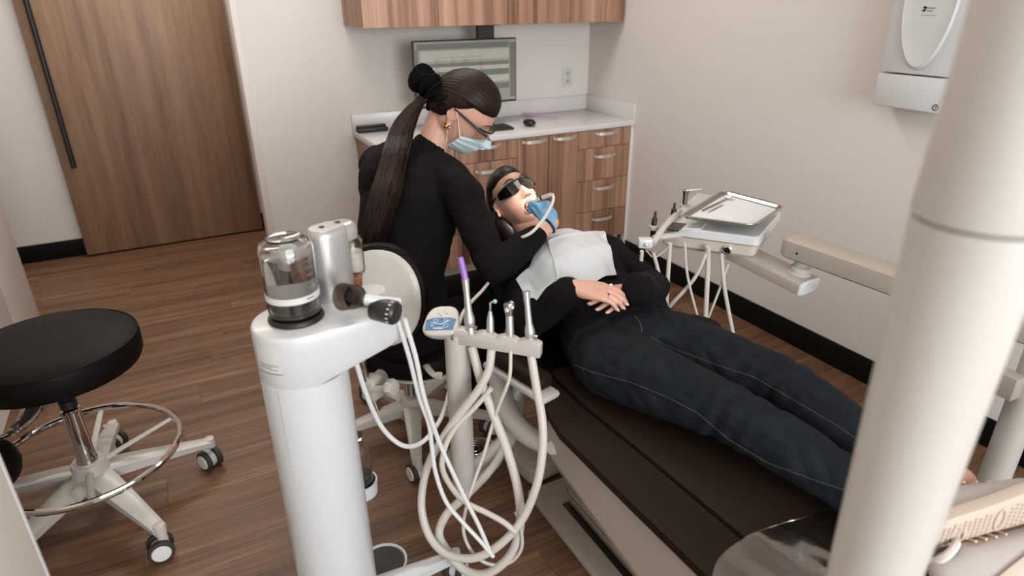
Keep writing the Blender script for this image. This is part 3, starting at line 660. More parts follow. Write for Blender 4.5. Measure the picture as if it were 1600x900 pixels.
# second post by the right wall with a bracket bar
P2 = at(1588, 655, d=2.02); 
t = thing('support_post', 'slim white post at the right edge carrying a grey bracket bar', 'post', (P2.x, P2.y, 0))
obj('tube', G().lathe([(.001, .012), (.043, .012), (.043, .62), (.001, .62)], (P2.x, P2.y, 0), (0, 0, 1), 36), 'cream_plastic', t)
obj('base_flange', G().lathe([(.001, .0005), (.08, .0005), (.08, .012), (.001, .012)], (P2.x, P2.y, 0), (0, 0, 1), 32), 'cream_plastic', t)
br0 = at(1592, 590, d=1.93); br1 = at(1480, 555, d=2.12)
v_ = (br1 - br0); v_.z = 0; v_.normalize(); Fb = Matrix((v_, V((-v_.y, v_.x, 0)), V((0, 0, 1)))).transposed()
obj('bracket_bar', G().box(br0 + v_ * .2 + V((0, 0, -.036)), (.42, .05, .075), .003, Fb), 'warm_grey_plastic', t)
obj('bracket_bolt', G().lathe([(.001, -.004), (.006, -.004), (.006, .004), (.001, .004)], br0 + v_ * .1 + V((0, 0, -.075)), (0, 0, 1), 10), 'dark_steel', t)
# white utility box on the floor behind the foreground post
q_ = at(1534, 640, z=.36); hx_ = V((IR.x, IR.y, 0)).normalized(); hy_ = V((-hx_.y, hx_.x, 0)); Fu = Matrix((hx_, hy_, V((0, 0, 1)))).transposed(); cu_ = V((q_.x, q_.y, 0)) - hx_ * .085 + hy_ * .09
t = thing('utility_box', 'white round-cornered utility box mostly hidden behind the foreground post', 'box', cu_)
obj('housing', G().box(cu_ + V((0, 0, .19)), (.17, .18, .345), .035, Fu, 4), 'white_plastic', t)
obj('plinth', G().box(cu_ + V((0, 0, .009)), (.14, .15, .0175), .002, Fu), 'grey_metal_paint', t)
# ------------------------------------------------------------------ delivery unit over the patient's far side
du = thing('delivery_unit', 'dental delivery head with hanging hoses and long grey arm by the right wall', 'dental unit', (1.74, 1.32, .8))
zt, zl = .825, .775
TL, FL, FR, BR_ = at(1040, 338, z=zt), at(1030, 352, z=zt), at(1186, 372, z=zt), at(1222, 330, z=zt)
BLc = at(1090, 300, z=zt)
top = [FL, FR, BR_, BLc]; cen = sum(top, V()) / 4
def ring4(sc_, z_, n=6, rad=.02):
    P = []
    m = [cen + (p - cen) * sc_ for p in top]
    for i in range(4):
        a, b, c_ = m[i - 1], m[i], m[(i + 1) % 4]; u1 = (a - b).normalized(); u2 = (c_ - b).normalized()
        for q in np.linspace(0, 1, n): P.append(V((*((b + u1 * rad * (1 - q) ** 2 + u2 * rad * q ** 2)[:2]), z_)))
    return P
obj('head_top', G().loft([ring4(.97, zt - .034), ring4(1.01, zt - .028), ring4(1.0, zt - .006), ring4(.97, zt), ring4(.5, zt + .001)]), 'white_plastic', du)
obj('head_base', G().loft([ring4(.86, zt - .085), ring4(.94, zt - .07), ring4(.965, zt - .035)]), 'beige_plastic', du)
gn = V((-.55, -.83, .05)); e_ = (FR - FL).normalized(); gn = V((e_.y, -e_.x, 0)); gc = cen + (FL.lerp(FR, .72) - cen) * .955; gc.z = zt - .058; gc = gc + gn * .004
gauge = obj('pressure_gauge', G().lathe([(.001, -.012), (.0155, -.012), (.0155, .004), (.0115, .006), (.001, .003)], gc, gn, 24), 'chrome', du)
obj('gauge_face', G().lathe([(.001, 0), (.010, 0), (.010, .0015), (.001, .002)], gc + V(gn).normalized() * .0045, gn, 20), 'dark_steel', gauge)
# touch pad at the front-left of the head
k0 = [at(1042, 358, z=zt + .003), at(1060, 360, z=zt + .003), at(1072, 349, z=zt + .003), at(1050, 347, z=zt + .003)]
obj('touch_pad', G().add(k0 + [p - V((0, 0, .004)) for p in k0], [(0, 1, 2, 3), (0, 4, 5, 1), (1, 5, 6, 2), (2, 6, 7, 3), (3, 7, 4, 0)]), 'dark_steel', du)
k1 = [at(1066, 357, z=zt + .003), at(1095, 357, z=zt + .003), at(1104, 349, z=zt + .003), at(1076, 348, z=zt + .003)]
obj('key_strip', G().add(k1 + [p - V((0, 0, .004)) for p in k1], [(0, 1, 2, 3), (0, 4, 5, 1), (1, 5, 6, 2), (2, 6, 7, 3), (3, 7, 4, 0)]), 'label_white', du)
# handpiece holder rail on the left end
r0, r1 = at(1006, 380, z=.80), at(1068, 318, z=.85)
obj('holder_rail', G().tube([r0 + V((.02, -.02, 0)), at(1040, 352, z=.83), at(1062, 330, z=.84)], .011, 10, 4).tube([at(1020, 372, z=.80), at(1085, 362, z=.80)], [.010, .018], 12), 'cream_plastic', du)
hb = at(1008, 379, z=.80)
obj('clip_block', G().box(hb, (.05, .036, .034), .008, Matrix.Rotation(-.5, 3, 'Z')).ball(hb + V((-.012, -.022, .0)), .0065), 'white_plastic', du)
for k, (qx, qy, kind) in enumerate(((1022, 350, 0), (1052, 336, 0), (1070, 318, 1))):
    b_ = at(qx, qy, z=.835)
    obj('holder_clip', G().lathe([(.009, -.008), (.016, -.008), (.017, .006), (.009, .008)], b_ + V((0, 0, -.012)), (0, 0, 1), 14), 'cream_plastic', du)
    if kind == 0:
        obj('handpiece', G().lathe([(.001, -.06), (.007, -.06), (.0095, -.03), (.0095, .022), (.005, .024), (.0045, .045), (.001, .046)], b_, (.05, 0, 1), 18), 'dark_steel', du)
    else:
        sy_ = obj('air_syringe', G().tube([b_ + V((0, 0, -.05)), b_ + V((0, 0, .03)), b_ + V((0, 0, .05))], [.008, .010, .013], 14), 'steel', du)
        tp = b_ + V((0, 0, .05)); obj('syringe_tip', G().tube([tp, tp + IR * .05 + V((0, 0, .006)), tp + IR * .062, tp + IR * .072 - V((0, 0, .010))], [.003, .0022, .002, .0017], 8, 4), 'steel', sy_)
# steel instrument tray with white liner and mouth mirror
zt2 = .868
tr = thing('instrument_tray', 'steel instrument tray with white paper liner on the delivery head', 'tray', (1.66, 1.55, zt2))
tc4 = [at(1063, 337, z=zt2), at(1178, 352, z=zt2), at(1226, 322, z=zt2), at(1130, 297, z=zt2)]; top = tc4; cen = sum(top, V()) / 4
obj('tray_pan', G().loft([ring4(.5, zt2 - .012, rad=.02), ring4(.90, zt2 - .012, rad=.03), ring4(.95, zt2 - .008, rad=.03), ring4(.985, zt2, rad=.035), ring4(1.0, zt2 + .001, rad=.035), ring4(1.0, zt2 - .002, rad=.035), ring4(.96, zt2 - .01, rad=.03), ring4(.9, zt2 - .0145, rad=.03), ring4(.5, zt2 - .0145, rad=.02)]), 'steel', tr)
obj('tray_rim', G().tube([p for p in ring4(1.0, zt2, rad=.035)] + [ring4(1.0, zt2, rad=.035)[0]], .0032, 8), 'chrome', tr)
obj('tray_stem', G().lathe([(.001, 0), (.03, 0), (.022, .03), (.001, .03)], V((cen.x, cen.y, zt + .002)), (0, 0, 1), 20), 'cream_plastic', tr)
li = single('tray_liner', 'white paper liner lying in the steel tray', 'paper', G().loft([ring4(.86, zt2 - .0112, rad=.025), ring4(.86, zt2 - .0102, rad=.025)]), 'liner', (cen.x, cen.y, zt2 - .011))
m0, m1 = at(1097, 329, z=zt2 - .006), at(1137, 310, z=zt2 - .005)
mm = thing('mouth_mirror', 'round dental mouth mirror lying on the white tray liner', 'mirror', m0)
obj('mirror_handle', G().tube([m0, m0.lerp(m1, .8), m1], [.0035, .003, .0018], 10), 'steel', mm)
obj('mirror_head', G().lathe([(.001, -.001), (.015, -.001), (.015, .001), (.0135, .0015), (.001, .0012)], m1 + V((0, 0, .006)), (-.05, -.1, 1), 24), 'liner', mm)  # flat white colour stands in for the bright reflection in the mirror
obj('mirror_rim', G().torus(m1 + V((0, 0, .006)), (-.05, -.1, 1), .0152, .0012, 28, 6), 'steel', mm)
p0, p1 = at(1106, 332, z=zt2 - .008), at(1128, 321, z=zt2 - .008)
single('dental_probe', 'thin steel probe lying beside the mouth mirror on the tray', 'probe', G().tube([p0, p0.lerp(p1, .5), p1, p1 + V((.012, .004, .0))], [.0012, .0026, .002, .0008], 8), 'steel', p0)
# lower arm, knuckle, long upper arm
la0, la1 = at(1150, 392, z=.735), at(1262, 447, z=.70)
def bar(a, b, w, h, ch=.35, n=10):
    a, b = V(a), V(b); d_ = (b - a).normalized(); s_ = d_.cross(V((0, 0, 1))).normalized(); u_ = s_.cross(d_)
    prof = []
    for j in range(n * 2):
        q = 2 * pi * j / (n * 2); ca, sa = math.cos(q), math.sin(q); e = (abs(ca) ** 6 + abs(sa) ** 4) ** (-.2)
        prof.append((w / 2 * e * ca, h / 2 * e * sa))
    return [[p + s_ * x_ + u_ * y_ for x_, y_ in prof] for p in (a, b)]
obj('lower_arm', G().loft(bar(la0, la1, .11, .05)), 'warm_grey_plastic', du)
d_ = (la1 - la0).normalized()
obj('arm_end_cap', G().loft([[p + d_ * q for p in bar(la0, la1, .11 * s_, .05 * s_)[1]] for q, s_ in ((0.0006, 1), (.006, .98), (.008, .9))]), 'white_plastic', du)
kx_ = at(1249, 428, z=.725)
obj('knuckle', G().lathe([(.001, -.012), (.036, -.012), (.036, .008), (.032, .011), (.032, .026), (.022, .032), (.02, .062), (.001, .062)], kx_, (0, 0, 1), 30), 'cream_plastic', du)
obj('knuckle_screw', G().lathe([(.001, 0), (.006, 0), (.006, .003), (.001, .003)], kx_ + V((-.004, -.016, .038)), (-.4, -.9, 0), 12), 'black_plastic', du)
ua0 = V((kx_.x - .004, kx_.y + .035, .812)); ua1 = at(1590, 504, z=.812); ud_ = (ua1 - ua0); ua2 = ua0 + ud_ * 1.75
obj('upper_arm', G().loft(bar(ua0, ua2, .09, .075)), 'warm_grey_plastic', du)
ud_.normalize()
obj('arm_end_cap', G().loft([[p - ud_ * q for p in bar(ua0, ua2, .09 * s_, .075 * s_)[0]] for q, s_ in ((.0006, 1), (.012, .97), (.02, .85))]), 'warm_grey_plastic', du)
obj('cap_screw', G().lathe([(.001, 0), (.004, 0), (.004, .002), (.001, .002)], at(1245, 396, d=2.005), (-.9, -.4, 0), 10), 'black_plastic', du)
obj('arm_post', G().lathe([(.001, 0.0005), (.05, .0005), (.05, .82), (.001, .83)], (ua2.x, ua2.y, 0), (0, 0, 1), 30), 'cream_plastic', du)
def dl(px, py, d): return at(px, py, d=d)
for k, (P, r_) in enumerate(((((1003, 392), (1000, 430), (998, 470)), .0052), (((1021, 395), (1030, 430), (1040, 475)), .0052), (((1047, 380), (1044, 425), (1041, 480)), .0058), (((1070, 380), (1074, 430), (1090, 495), (1100, 520)), .0036), (((1106, 385), (1106, 420), (1102, 500), (1100, 540)), .0068), (((1106, 390), (1085, 435), (1050, 475), (1030, 500)), .0052), (((1127, 395), (1132, 450), (1145, 520), (1152, 560)), .0056), (((1138, 412), (1125, 450), (1105, 500), (1090, 530)), .0036), (((1010, 392), (1024, 402), (1050, 382)), .0022))):
    dz0 = 2.14 + .012 * k
    P = [dl(p[0], p[1], dz0 + .05 * i) for i, p in enumerate(P)]
    obj('supply_hose', G().tube(P, r_ * 1.25, 9, 6), 'hose', du)
# ================================================================== dental chair
ch = thing('dental_chair', 'reclined dental chair with dark brown cushions and pale metal base, under the patient', 'dental chair', (1.08, 1.1, 0))
def cushion(prof, xl, xr, th, bulge=.012, n=18):
    """prof: (y, ztop, xl, xr) along the chair; closed rounded slab"""
    rings = []
    for (y, z, a, b) in prof:
        R_ = []
        for j in range(n * 2):
            q = 2 * pi * j / (n * 2); ca, sa = math.cos(q), math.sin(q); e = (abs(ca) ** 6 + abs(sa) ** 3) ** (-1 / 4.2)
            R_.append(V(((a + b) / 2 + (b - a) / 2 * min(1, max(-1, e * ca)), y, z - th / 2 + (th / 2) * min(1, max(-1, e * sa)) + (bulge * (1 - ca * ca) if sa > 0 else 0))))
        rings.append(R_)
    return G().loft(rings)
base = []
for y, a, b in ((.36, .79, 1.36), (.55, .785, 1.36), (.9, .775, 1.36), (1.2, .77, 1.37), (1.36, .80, 1.42), (1.5, .83, 1.46), (1.56, .85, 1.44)): base.append((y, .497, a, b))
obj('seat_border', cushion(base, 0, 0, .042, .0), 'brown_vinyl', ch, 50)
pad = []
for y, a, b in ((.37, .925, 1.345), (.6, .915, 1.345), (1.0, .90, 1.345), (1.25, .885, 1.35), (1.45, .89, 1.40)): pad.append((y, .512, a, b))
obj('seat_pad', cushion(pad, 0, 0, .04, .004), 'brown_vinyl', ch, 50)
g = G().tube([(q[2] - .002, q[0], .5005) for q in pad], .0025, 6, 4); obj('seam', g, 'black_vinyl', ch)
bk = []
for t_ in np.linspace(0, 1, 8):
    y = 1.44 + .50 * t_; z = .50 + .17 * t_ ** 1.1; w = .255 - .06 * t_; bk.append((y, z, 1.10 - w, 1.10 + w))
obj('backrest', cushion(bk, 0, 0, .075, .0), 'black_vinyl', ch, 50)
obj('headrest', G().box((1.06, 2.06, .745), (.25, .24, .065), .028, Matrix.Rotation(.42, 3, 'X'), 3), 'black_vinyl', ch)
obj('headrest_bar', G().tube([(1.09, 1.9, .63), (1.07, 2.04, .70)], .02, 10), 'grey_metal_paint', ch)
# near hip wing and far hip wing of the seat
hw = at(1062, 492, z=.53)
obj('hip_wing', slab((hw.x - .05, hw.y - .03, .49), V((.75, -.66, 0)), V((.66, .75, 0)), V((0, 0, 1)), .16, .075, .045, 2.4, 36), 'brown_vinyl', ch)
# plastic foot cover
fc0, fc1 = at(1112, 900, z=.535), at(1300, 788, z=.535)
out = [at(1112, 902, z=.53), at(1122, 872, z=.53), at(1145, 848, z=.531), at(1180, 826, z=.533), at(1220, 812, z=.534), at(1260, 803, z=.534), at(1300, 790, z=.534)]
out = catmull(out, 4); out = [V(p) for p in out]; R_ = []
for s_ in np.linspace(0, 1, 14):
    row = []
    for i, p in enumerate(out):
        q = p.lerp(V((p.x * .35 + 1.12 * .65, .30, .53)), s_)
        inside = min(1, max(0, (q.x - .775) / .03)) * min(1, max(0, (q.y - .33) / .05))
        row.append(V((q.x, q.y, .5195 + .003 * math.sin(q.x * 60 + q.y * 25) * s_ + .0025 * math.sin(q.y * 45 - q.x * 20) - .006 * (1 - inside) + (.004 if q.x > .9 else 0))))
    R_.append(row)
fcv = obj('foot_cover', G().loft(R_, closed=False), 'clear_sheet', ch)
obj('cover_edge', G().tube([V((p.x, p.y, R_[0][i].z)) for i, p in enumerate(out)], .0012, 6), 'clear_sheet', fcv)
# carriage under the cushion, base plate, lift link
prof = [(.80, .275), (.815, .262), (1.29, .262), (1.33, .30), (1.33, .425), (.835, .425), (.80, .40)]
prof = [(.815, .262), (1.29, .262), (1.33, .30), (1.33, .428), (.80, .428), (.795, .31)]
def carr(y_, zb_, xo): return [V((x_, y_, z_)) for x_, z_ in ((.84, zb_), (1.27, zb_), (1.33, zb_ + .04), (1.33, .454), (.795, .454), (.79 - xo, zb_ + .05), (.80 - xo, zb_ + .02))]
obj('carriage', G().loft([carr(.38, .20, .035), carr(.9, .255, .012), carr(1.30, .30, 0)]), 'warm_grey_plastic', ch, 20)
obj('carriage_bolt', G().lathe([(.001, 0), (.017, 0), (.02, .03), (.001, .034)], at(868, 700, d=1.86), (-.6, -.5, .6), 16), 'cream_plastic', ch)
obj('lift_link', G().box((1.08, 1.12, .16), (.20, .5, .12), .02, Matrix.Rotation(-.25, 3, 'X')), 'charcoal_plastic', ch)
obj('base_plate', G().span((.835, .40, .0), (1.33, 1.50, .028), .01), 'grey_metal_paint', ch)
obj('base_cover', G().span((.93, .5, .028), (1.26, 1.42, .075), .03), 'grey_metal_paint', ch)
obj('base_mat', G().span((.905, .45, .028), (.928, 1.38, .034), .002), 'charcoal_plastic', ch)
# pale arc-shaped bracket from the carriage up to the assistant side
pts = [at(778, 570, d=2.12), at(781, 605, d=2.08), at(795, 648, d=2.02), at(822, 678, d=1.96), at(850, 692, d=1.92), at(884, 694, d=1.88)]
obj('arc_bracket', G().tube(pts, [.034, .034, .033, .032, .031, .030], 16, 6, .85, side=IR), 'cream_plastic', ch, 50)
obj('bracket_hose_end', G().lathe([(.001, 0), (.02, 0), (.023, .01), (.02, .02), (.023, .03), (.02, .04), (.023, .05), (.018, .06), (.001, .06)], at(803, 622, d=2.1), IR * .5 - ID * .9, 16), 'white_plastic', ch)
# near armrest: dark pad on pale tray
a0, a1 = at(772, 566, d=2.0), at(846, 612, d=1.86)
dA = (a1 - a0).normalized(); sA = dA.cross(V((0, 0, 1))).normalized()
Fa = Matrix((dA, -sA, dA.cross(-sA))).transposed()
obj('armrest_tray', G().box((a0 + a1) / 2 + V((.01, 0, -.012)), ((a1 - a0).length + .06, .075, .022), .009, Fa), 'cream_plastic', ch)
obj('armrest_pad', G().box((a0 + a1) / 2 + V((.012, .012, .022)), ((a1 - a0).length + .03, .07, .05), .02, Fa, 3), 'brown_vinyl', ch)
# ------------------------------------------------------------------ foot controls on the floor
fp = thing('foot_control', 'grey box-shaped foot control on the floor beside the chair base', 'foot pedal', (.90, 1.62, 0))
c_ = at(838, 742, z=.03); c_ = V((c_.x + .03, c_.y + .075, 0))
obj('housing', G().box(c_ + V((0, 0, .04)), (.15, .19, .078), .022, Matrix.Rotation(.12, 3, 'Z'), 3), 'grey_metal_paint', fp)
obj('pedal_lid', G().box(c_ + V((.0, .01, .083)), (.125, .155, .014), .005, Matrix.Rotation(.12, 3, 'Z')), 'warm_grey_plastic', fp)
rp = at(742, 708, z=.02)
fd = thing('round_foot_pedal', 'round ribbed metal foot pedal on the floor behind the white post', 'foot pedal', (rp.x, rp.y, 0))
obj('base', G().lathe([(.001, .0005), (.105, .0005), (.108, .008), (.10, .018), (.001, .018)], (rp.x, rp.y, 0), (0, 0, 1), 36), 'grey_metal_paint', fd)
g = obj('dome', G().lathe([(.001, .042), (.04, .04), (.075, .03), (.086, .018), (.001, .018)], (rp.x, rp.y, 0), (0, 0, 1), 32), 'dark_steel', fd)
for k, q in enumerate((.018, .034, .050, .066)): obj('rib', G().torus((rp.x, rp.y, .043 - .010 * (q / .068) ** 2), (0, 0, 1), q, .0026, 28, 6), 'steel', g)
# ------------------------------------------------------------------ assistant instrument arm
px0, py0 = .573, 1.412
am = thing('assistant_arm', 'white upright instrument arm with blue keypad and four-slot holder', 'dental unit', (px0, py0, 0))
pb = V((px0 + .006, py0, .205)); e1 = at(800, 668, d=2.06); e2 = V((.95, 1.75, .40))
P = [V((px0, py0, .745)), V((px0, py0, .5)), V((px0, py0, .27)), V((px0 + .004, py0 + .004, .225)), V((px0 + .03, py0 + .03, .203)), V((px0 + .06, py0 + .06, .212)), pb.lerp(e1, .55), e1, e2]
obj('arm_tube', G().tube(P, [.034, .034, .034, .034, .033, .031, .029, .028, .028], 20, 5), 'cream_plastic', am, 60)
hp = at(690, 500, d=1.715)
zu = (V((0, 0, 1)) * .86 - IF * .45 - IR * .15).normalized(); Fk = frame(zu, IR * .93 + ID * .1)
def rot2(P_, a): return [(x_ * math.cos(a) - y_ * math.sin(a), x_ * math.sin(a) + y_ * math.cos(a)) for x_, y_ in P_]
Ky = Fk.col[1]
def headring(sx_, sy_, z_, n=40):
    R_ = []
    for j in range(n):
        a = 2 * pi * j / n; ca, sa = math.cos(a), math.sin(a); e = (abs(ca) ** 3.2 + abs(sa) ** 3.2) ** (-1 / 3.2); w = 1 - .28 * e * sa * 0.5
        R_.append(hp + Fk @ V((sx_ * e * ca * w, sy_ * e * sa, z_)))
    return R_
kh = obj('keypad_head', G().loft([headring(.026, .03, -.045), headring(.040, .044, -.026), headring(.046, .05, -.012), headring(.047, .0515, -.003), headring(.044, .048, .001), headring(.02, .02, .002)]), 'cream_plastic', am)
Mk = Matrix.Translation(hp) @ Fk.to_4x4()
obj('blue_panel', G().prism([(-.039, -.036), (.036, -.036), (.040, .0), (.022, .006), (-.022, .006), (-.041, -.002)], .0015, .003, Mk), 'panel_blue', kh)
g = G()
def seg2(P_, r_): return G().tube([Mk @ V((x_, y_, .0033)) for x_, y_ in P_], r_, 6)
for P_ in ([(-.026, -.010), (-.006, -.016), (.004, -.017)], [(.004, -.017), (.018, -.008), (.024, -.003)]): addg(g, seg2(P_, .0011))
obj('panel_line', g, 'panel_ink', kh)
for (x_, y_, r_) in ((-.014, -.004, .0055), (.012, -.003, .005), (.016, -.023, .006), (-.022, -.02, .004)):
    obj('panel_icon', G().torus(Mk @ V((x_, y_, .0033)), zu, r_, .0006, 16, 5), 'panel_ink', kh)
obj('panel_print', G().box(Mk @ V((-.004, -.031, .0032)), (.026, .0035, .0005), 0, Fk), 'panel_ink', kh)
for (x_, y_) in ((-.012, .022), (.004, .028), (.012, .020), (-.004, .014)): obj('key', G().box(Mk @ V((x_, y_, .0025)), (.006, .0035, .001), 0, Fk), 'warm_grey_plastic', kh)
obj('pivot_screw', G().lathe([(.001, 0), (.009, 0), (.009, .004), (.001, .005)], at(708, 527, d=1.69), (.45, -.85, .1), 14), 'steel', am)
# scalloped holder bar
b0, b1 = at(709, 522, d=1.70), at(846, 545, d=1.64)
bd = (b1 - b0); LB = bd.length; bd.normalize(); bn_ = V((bd.y, -bd.x, 0)).normalized(); bu_ = bn_.cross(bd) if bn_.cross(bd).z > 0 else -bn_.cross(bd)
if bn_.y > 0: bn_ = -bn_
HBt = .022; poly = [(0, -HBt), (LB, -HBt)]
for q in np.linspace(1, 0, 61):
    s_ = abs(math.sin(q * 4 * pi)) ** .8; poly.append((q * LB, HBt - .008 + .009 * s_))
Mb = Matrix((( bd.x, bu_.x, bn_.x, b0.x), (bd.y, bu_.y, bn_.y, b0.y), (bd.z, bu_.z, bn_.z, b0.z), (0, 0, 0, 1)))
hb_ = obj('holder_bar', G().prism(poly, -.014, .014, Mb, .003), 'cream_plastic', am, 30)
def dirz(a, b): return (V(b) - V(a)).normalized()
def bp(px, py, d): return at(px, py, d=d)
# purple-tipped ejector
o, q = bp(735, 516, 1.678), bp(727, 436, 1.655); dz_ = dirz(o, q); L = (q - o).length
e = thing('suction_handpiece', 'steel suction handpiece with purple tip in the holder beside the keypad', 'handpiece', o)
obj('body', G().lathe([(.001, -.012), (.011, -.012), (.0115, .002), (.010, .008), (.013, .014), (.0148, .022), (.014, .034), (.0098, .05), (.008, L * .7), (.0095, L - .006), (.0105, L), (.001, L)], o, dz_, 24), 'satin_silver', e)
obj('valve', G().lathe([(.001, -.006), (.005, -.006), (.005, .012), (.001, .012)], o + dz_ * .012 + bd * .008, bd - bn_ * -.5, 12), 'steel', e)
tip = bp(719, 402, 1.645)
obj('purple_tip', G().tube([q - dz_ * .003, q.lerp(tip, .5), tip], [.0085, .0085, .0078], 14, 4), 'purple_plastic', e)
# mint-tipped light
o, q = bp(766, 519, 1.668), bp(766, 490, 1.66); dz_ = dirz(o, q); L = (q - o).length
e = thing('curing_tip_handpiece', 'short steel handpiece with bent rod and mint green cap', 'handpiece', o)
obj('body', G().lathe([(.001, -.012), (.008, -.012), (.0095, 0), (.0105, .008), (.009, L * .7), (.0045, L + .006), (.001, L + .006)], o, dz_, 20), 'satin_silver', e)
r1 = bp(766, 474, 1.655); r2 = bp(771, 471, 1.655)
obj('bent_rod', G().tube([q, r1 + ID * .004, r1, r2], [.0032, .003, .003, .003], 10, 4), 'steel', e)
obj('mint_cap', G().ball(r2 + IR * .004, .0058, None, 14, 8), 'mint_plastic', e)
# air/water syringe
o, q = bp(797, 524, 1.655), bp(796, 492, 1.645); dz_ = dirz(o, q); L = (q - o).length
e = thing('air_water_syringe', 'steel air-water syringe with knurled head, third in the holder', 'handpiece', o)
obj('body', G().lathe([(.001, -.012), (.0095, -.012), (.0095, 0), (.0105, .01), (.010, L), (.001, L)], o, dz_, 20), 'satin_silver', e)
obj('head', G().lathe([(.001, -.002), (.0105, -.002), (.013, .012), (.0155, .024), (.013, .032), (.001, .034)], q, dz_, 20), 'steel', e)
for s_ in (-1, 1): obj('button', G().lathe([(.001, 0), (.006, 0), (.006, .004), (.003, .006), (.001, .006)], q + dz_ * (.016 + .004 * s_) - IF * .011 + IR * (.0065 * s_), -IF, 14), 'satin_silver', e)
obj('nozzle_socket', G().lathe([(.001, 0), (.006, 0), (.005, .006), (.001, .006)], q + dz_ * .03 + IR * .005, dz_ + IR * .6, 12), 'satin_silver', e)
# right suction handpiece
o, q = bp(829, 532, 1.645), bp(822, 455, 1.625); dz_ = dirz(o, q); L = (q - o).length
e = thing('suction_handpiece', 'open-ended steel suction handpiece in the last slot of the holder', 'handpiece', o)
obj('body', G().lathe([(.001, -.012), (.0105, -.012), (.0105, .0), (.0095, .006), (.012, .012), (.0135, .02), (.0125, .03), (.0085, .045), (.0075, L * .7), (.009, L - .006), (.0098, L), (.0062, L), (.0062, L - .012), (.001, L - .012)], o, dz_, 24), 'satin_silver', e)
obj('valve', G().lathe([(.001, -.006), (.005, -.006), (.005, .012), (.001, .012)], o + dz_ * .012 + bd * .008, bd, 12), 'steel', e)
# ------------------------------------------------------------------ hoses
def hose(P, r_, label, m='hose', grp=None, n=6, cat='hose', name='hose'):
    P = [at(p[0], p[1], d=p[2]) for p in P]
    g = G().tube(P, r_, 12, n)
    for i, v in enumerate(g.v):
        if v[2] < .0008: g.v[i] = (v[0], v[1], .0008 + (v[2] - .0008) * .0)
    return single(name, label, cat, g, m, tuple(P[0]), grp, 60)
hose([(737, 541, 1.70), (752, 596, 1.71), (770, 645, 1.72), (790, 697, 1.735), (806, 750, 1.745), (813, 795, 1.75), (811, 832, 1.755), (800, 863, 1.76), (778, 887, 1.765), (750, 898, 1.78), (722, 888, 1.80), (700, 862, 1.815), (686, 835, 1.83), (697, 805, 1.86), (722, 780, 1.89), (760, 742, 1.93), (784, 705, 1.98), (797, 655, 2.05)], .0125, 'thick cream hose under the first slot, looping low round to the chair')
hose([(830, 556, 1.65), (838, 605, 1.66), (847, 655, 1.665), (848, 700, 1.67), (840, 753, 1.68), (820, 805, 1.70), (793, 840, 1.715), (762, 864, 1.73), (730, 873, 1.745), (695, 864, 1.77), (671, 838, 1.79), (659, 798, 1.80), (661, 758, 1.80), (671, 722, 1.79), (690, 688, 1.76), (717, 648, 1.72), (745, 613, 1.69), (763, 580, 1.675), (768, 546, 1.665)], .0112, 'thick cream hose making the widest loop, from the last slot back to the second')
hose([(798, 548, 1.655), (796, 590, 1.66), (782, 628, 1.69), (771, 658, 1.72), (757, 707, 1.745), (738, 760, 1.755), (728, 795, 1.76), (724, 828, 1.765), (734, 857, 1.77), (754, 877, 1.77), (778, 883, 1.765), (800, 877, 1.755), (815, 856, 1.745), (814, 826, 1.735), (806, 800, 1.735)], .0048, 'thin cream hose under the third slot curling into a small floor loop')
hose([(768, 606, 1.70), (742, 636, 1.712), (715, 664, 1.725), (697, 694, 1.735), (691, 730, 1.735), (706, 762, 1.73), (728, 785, 1.72), (760, 801, 1.71), (787, 816, 1.70), (806, 832, 1.695)], .0078, 'medium cream hose crossing diagonally in front of the white upright arm')
for k, (P, lb_) in enumerate((([(632, 498, 1.40), (650, 560, 1.44), (660, 610, 1.48), (672, 650, 1.52), (690, 700, 1.57), (725, 775, 1.63), (750, 825, 1.66), (768, 868, 1.68)], 'thin white tube from the tower dial, the straighter of two'), ([(622, 502, 1.41), (640, 560, 1.45), (655, 620, 1.50), (670, 662, 1.54), (675, 700, 1.57), (681, 740, 1.60), (697, 784, 1.63), (722, 815, 1.655), (750, 845, 1.67), (771, 870, 1.68)], 'thin white tube from the tower dial, the one bowing to the left'))):
    h = hose(P, .0055, lb_, 'white_hose')
hose([(553, 555, 1.47), (572, 615, 1.55), (597, 668, 1.63), (629, 696, 1.68), (658, 692, 1.74), (683, 664, 1.80), (697, 632, 1.85), (704, 600, 1.90)], .0062, 'white tube sagging from under the tower head to behind the upright arm', 'white_hose')

# ------------------------------------------------------------------ dental operating light above the frame, on the foreground post
LP = V((1.27, 1.15, 1.76)); mouth_t = at(813, 322, d=2.28)
dl_ = thing('dental_light', 'dental operating lamp over the chair, above the picture, on a pivoting arm', 'lamp', (px_, py_, 2.1))
ldir = (mouth_t - LP).normalized()
obj('lamp_head', G().lathe([(.001, -.05), (.05, -.045), (.085, -.02), (.09, .012), (.08, .012), (.001, .0)], LP, ldir, 32), 'white_plastic', dl_)
obj('lamp_arm', G().tube([(px_, py_, 2.085), (px_, py_, 2.14), (px_ + .03, py_ + .1, 2.16), (LP.x - .2, LP.y - .25, 2.14), (LP.x, LP.y - .06, 2.0), LP - ldir * .045], [.022, .022, .02, .018, .017, .016], 12, 5), 'cream_plastic', dl_)
sd_ = bpy.data.lights.new('mouth_lamp', 'SPOT'); sd_.energy = 190; sd_.color = (1.0, .95, .9); sd_.spot_size = math.radians(6.2); sd_.spot_blend = .55; sd_.shadow_soft_size = .03
so_ = bpy.data.objects.new('mouth_lamp', sd_); C.objects.link(so_); so_.location = LP + ldir * .02; so_.rotation_euler = ldir.to_track_quat('-Z', 'Y').to_euler()
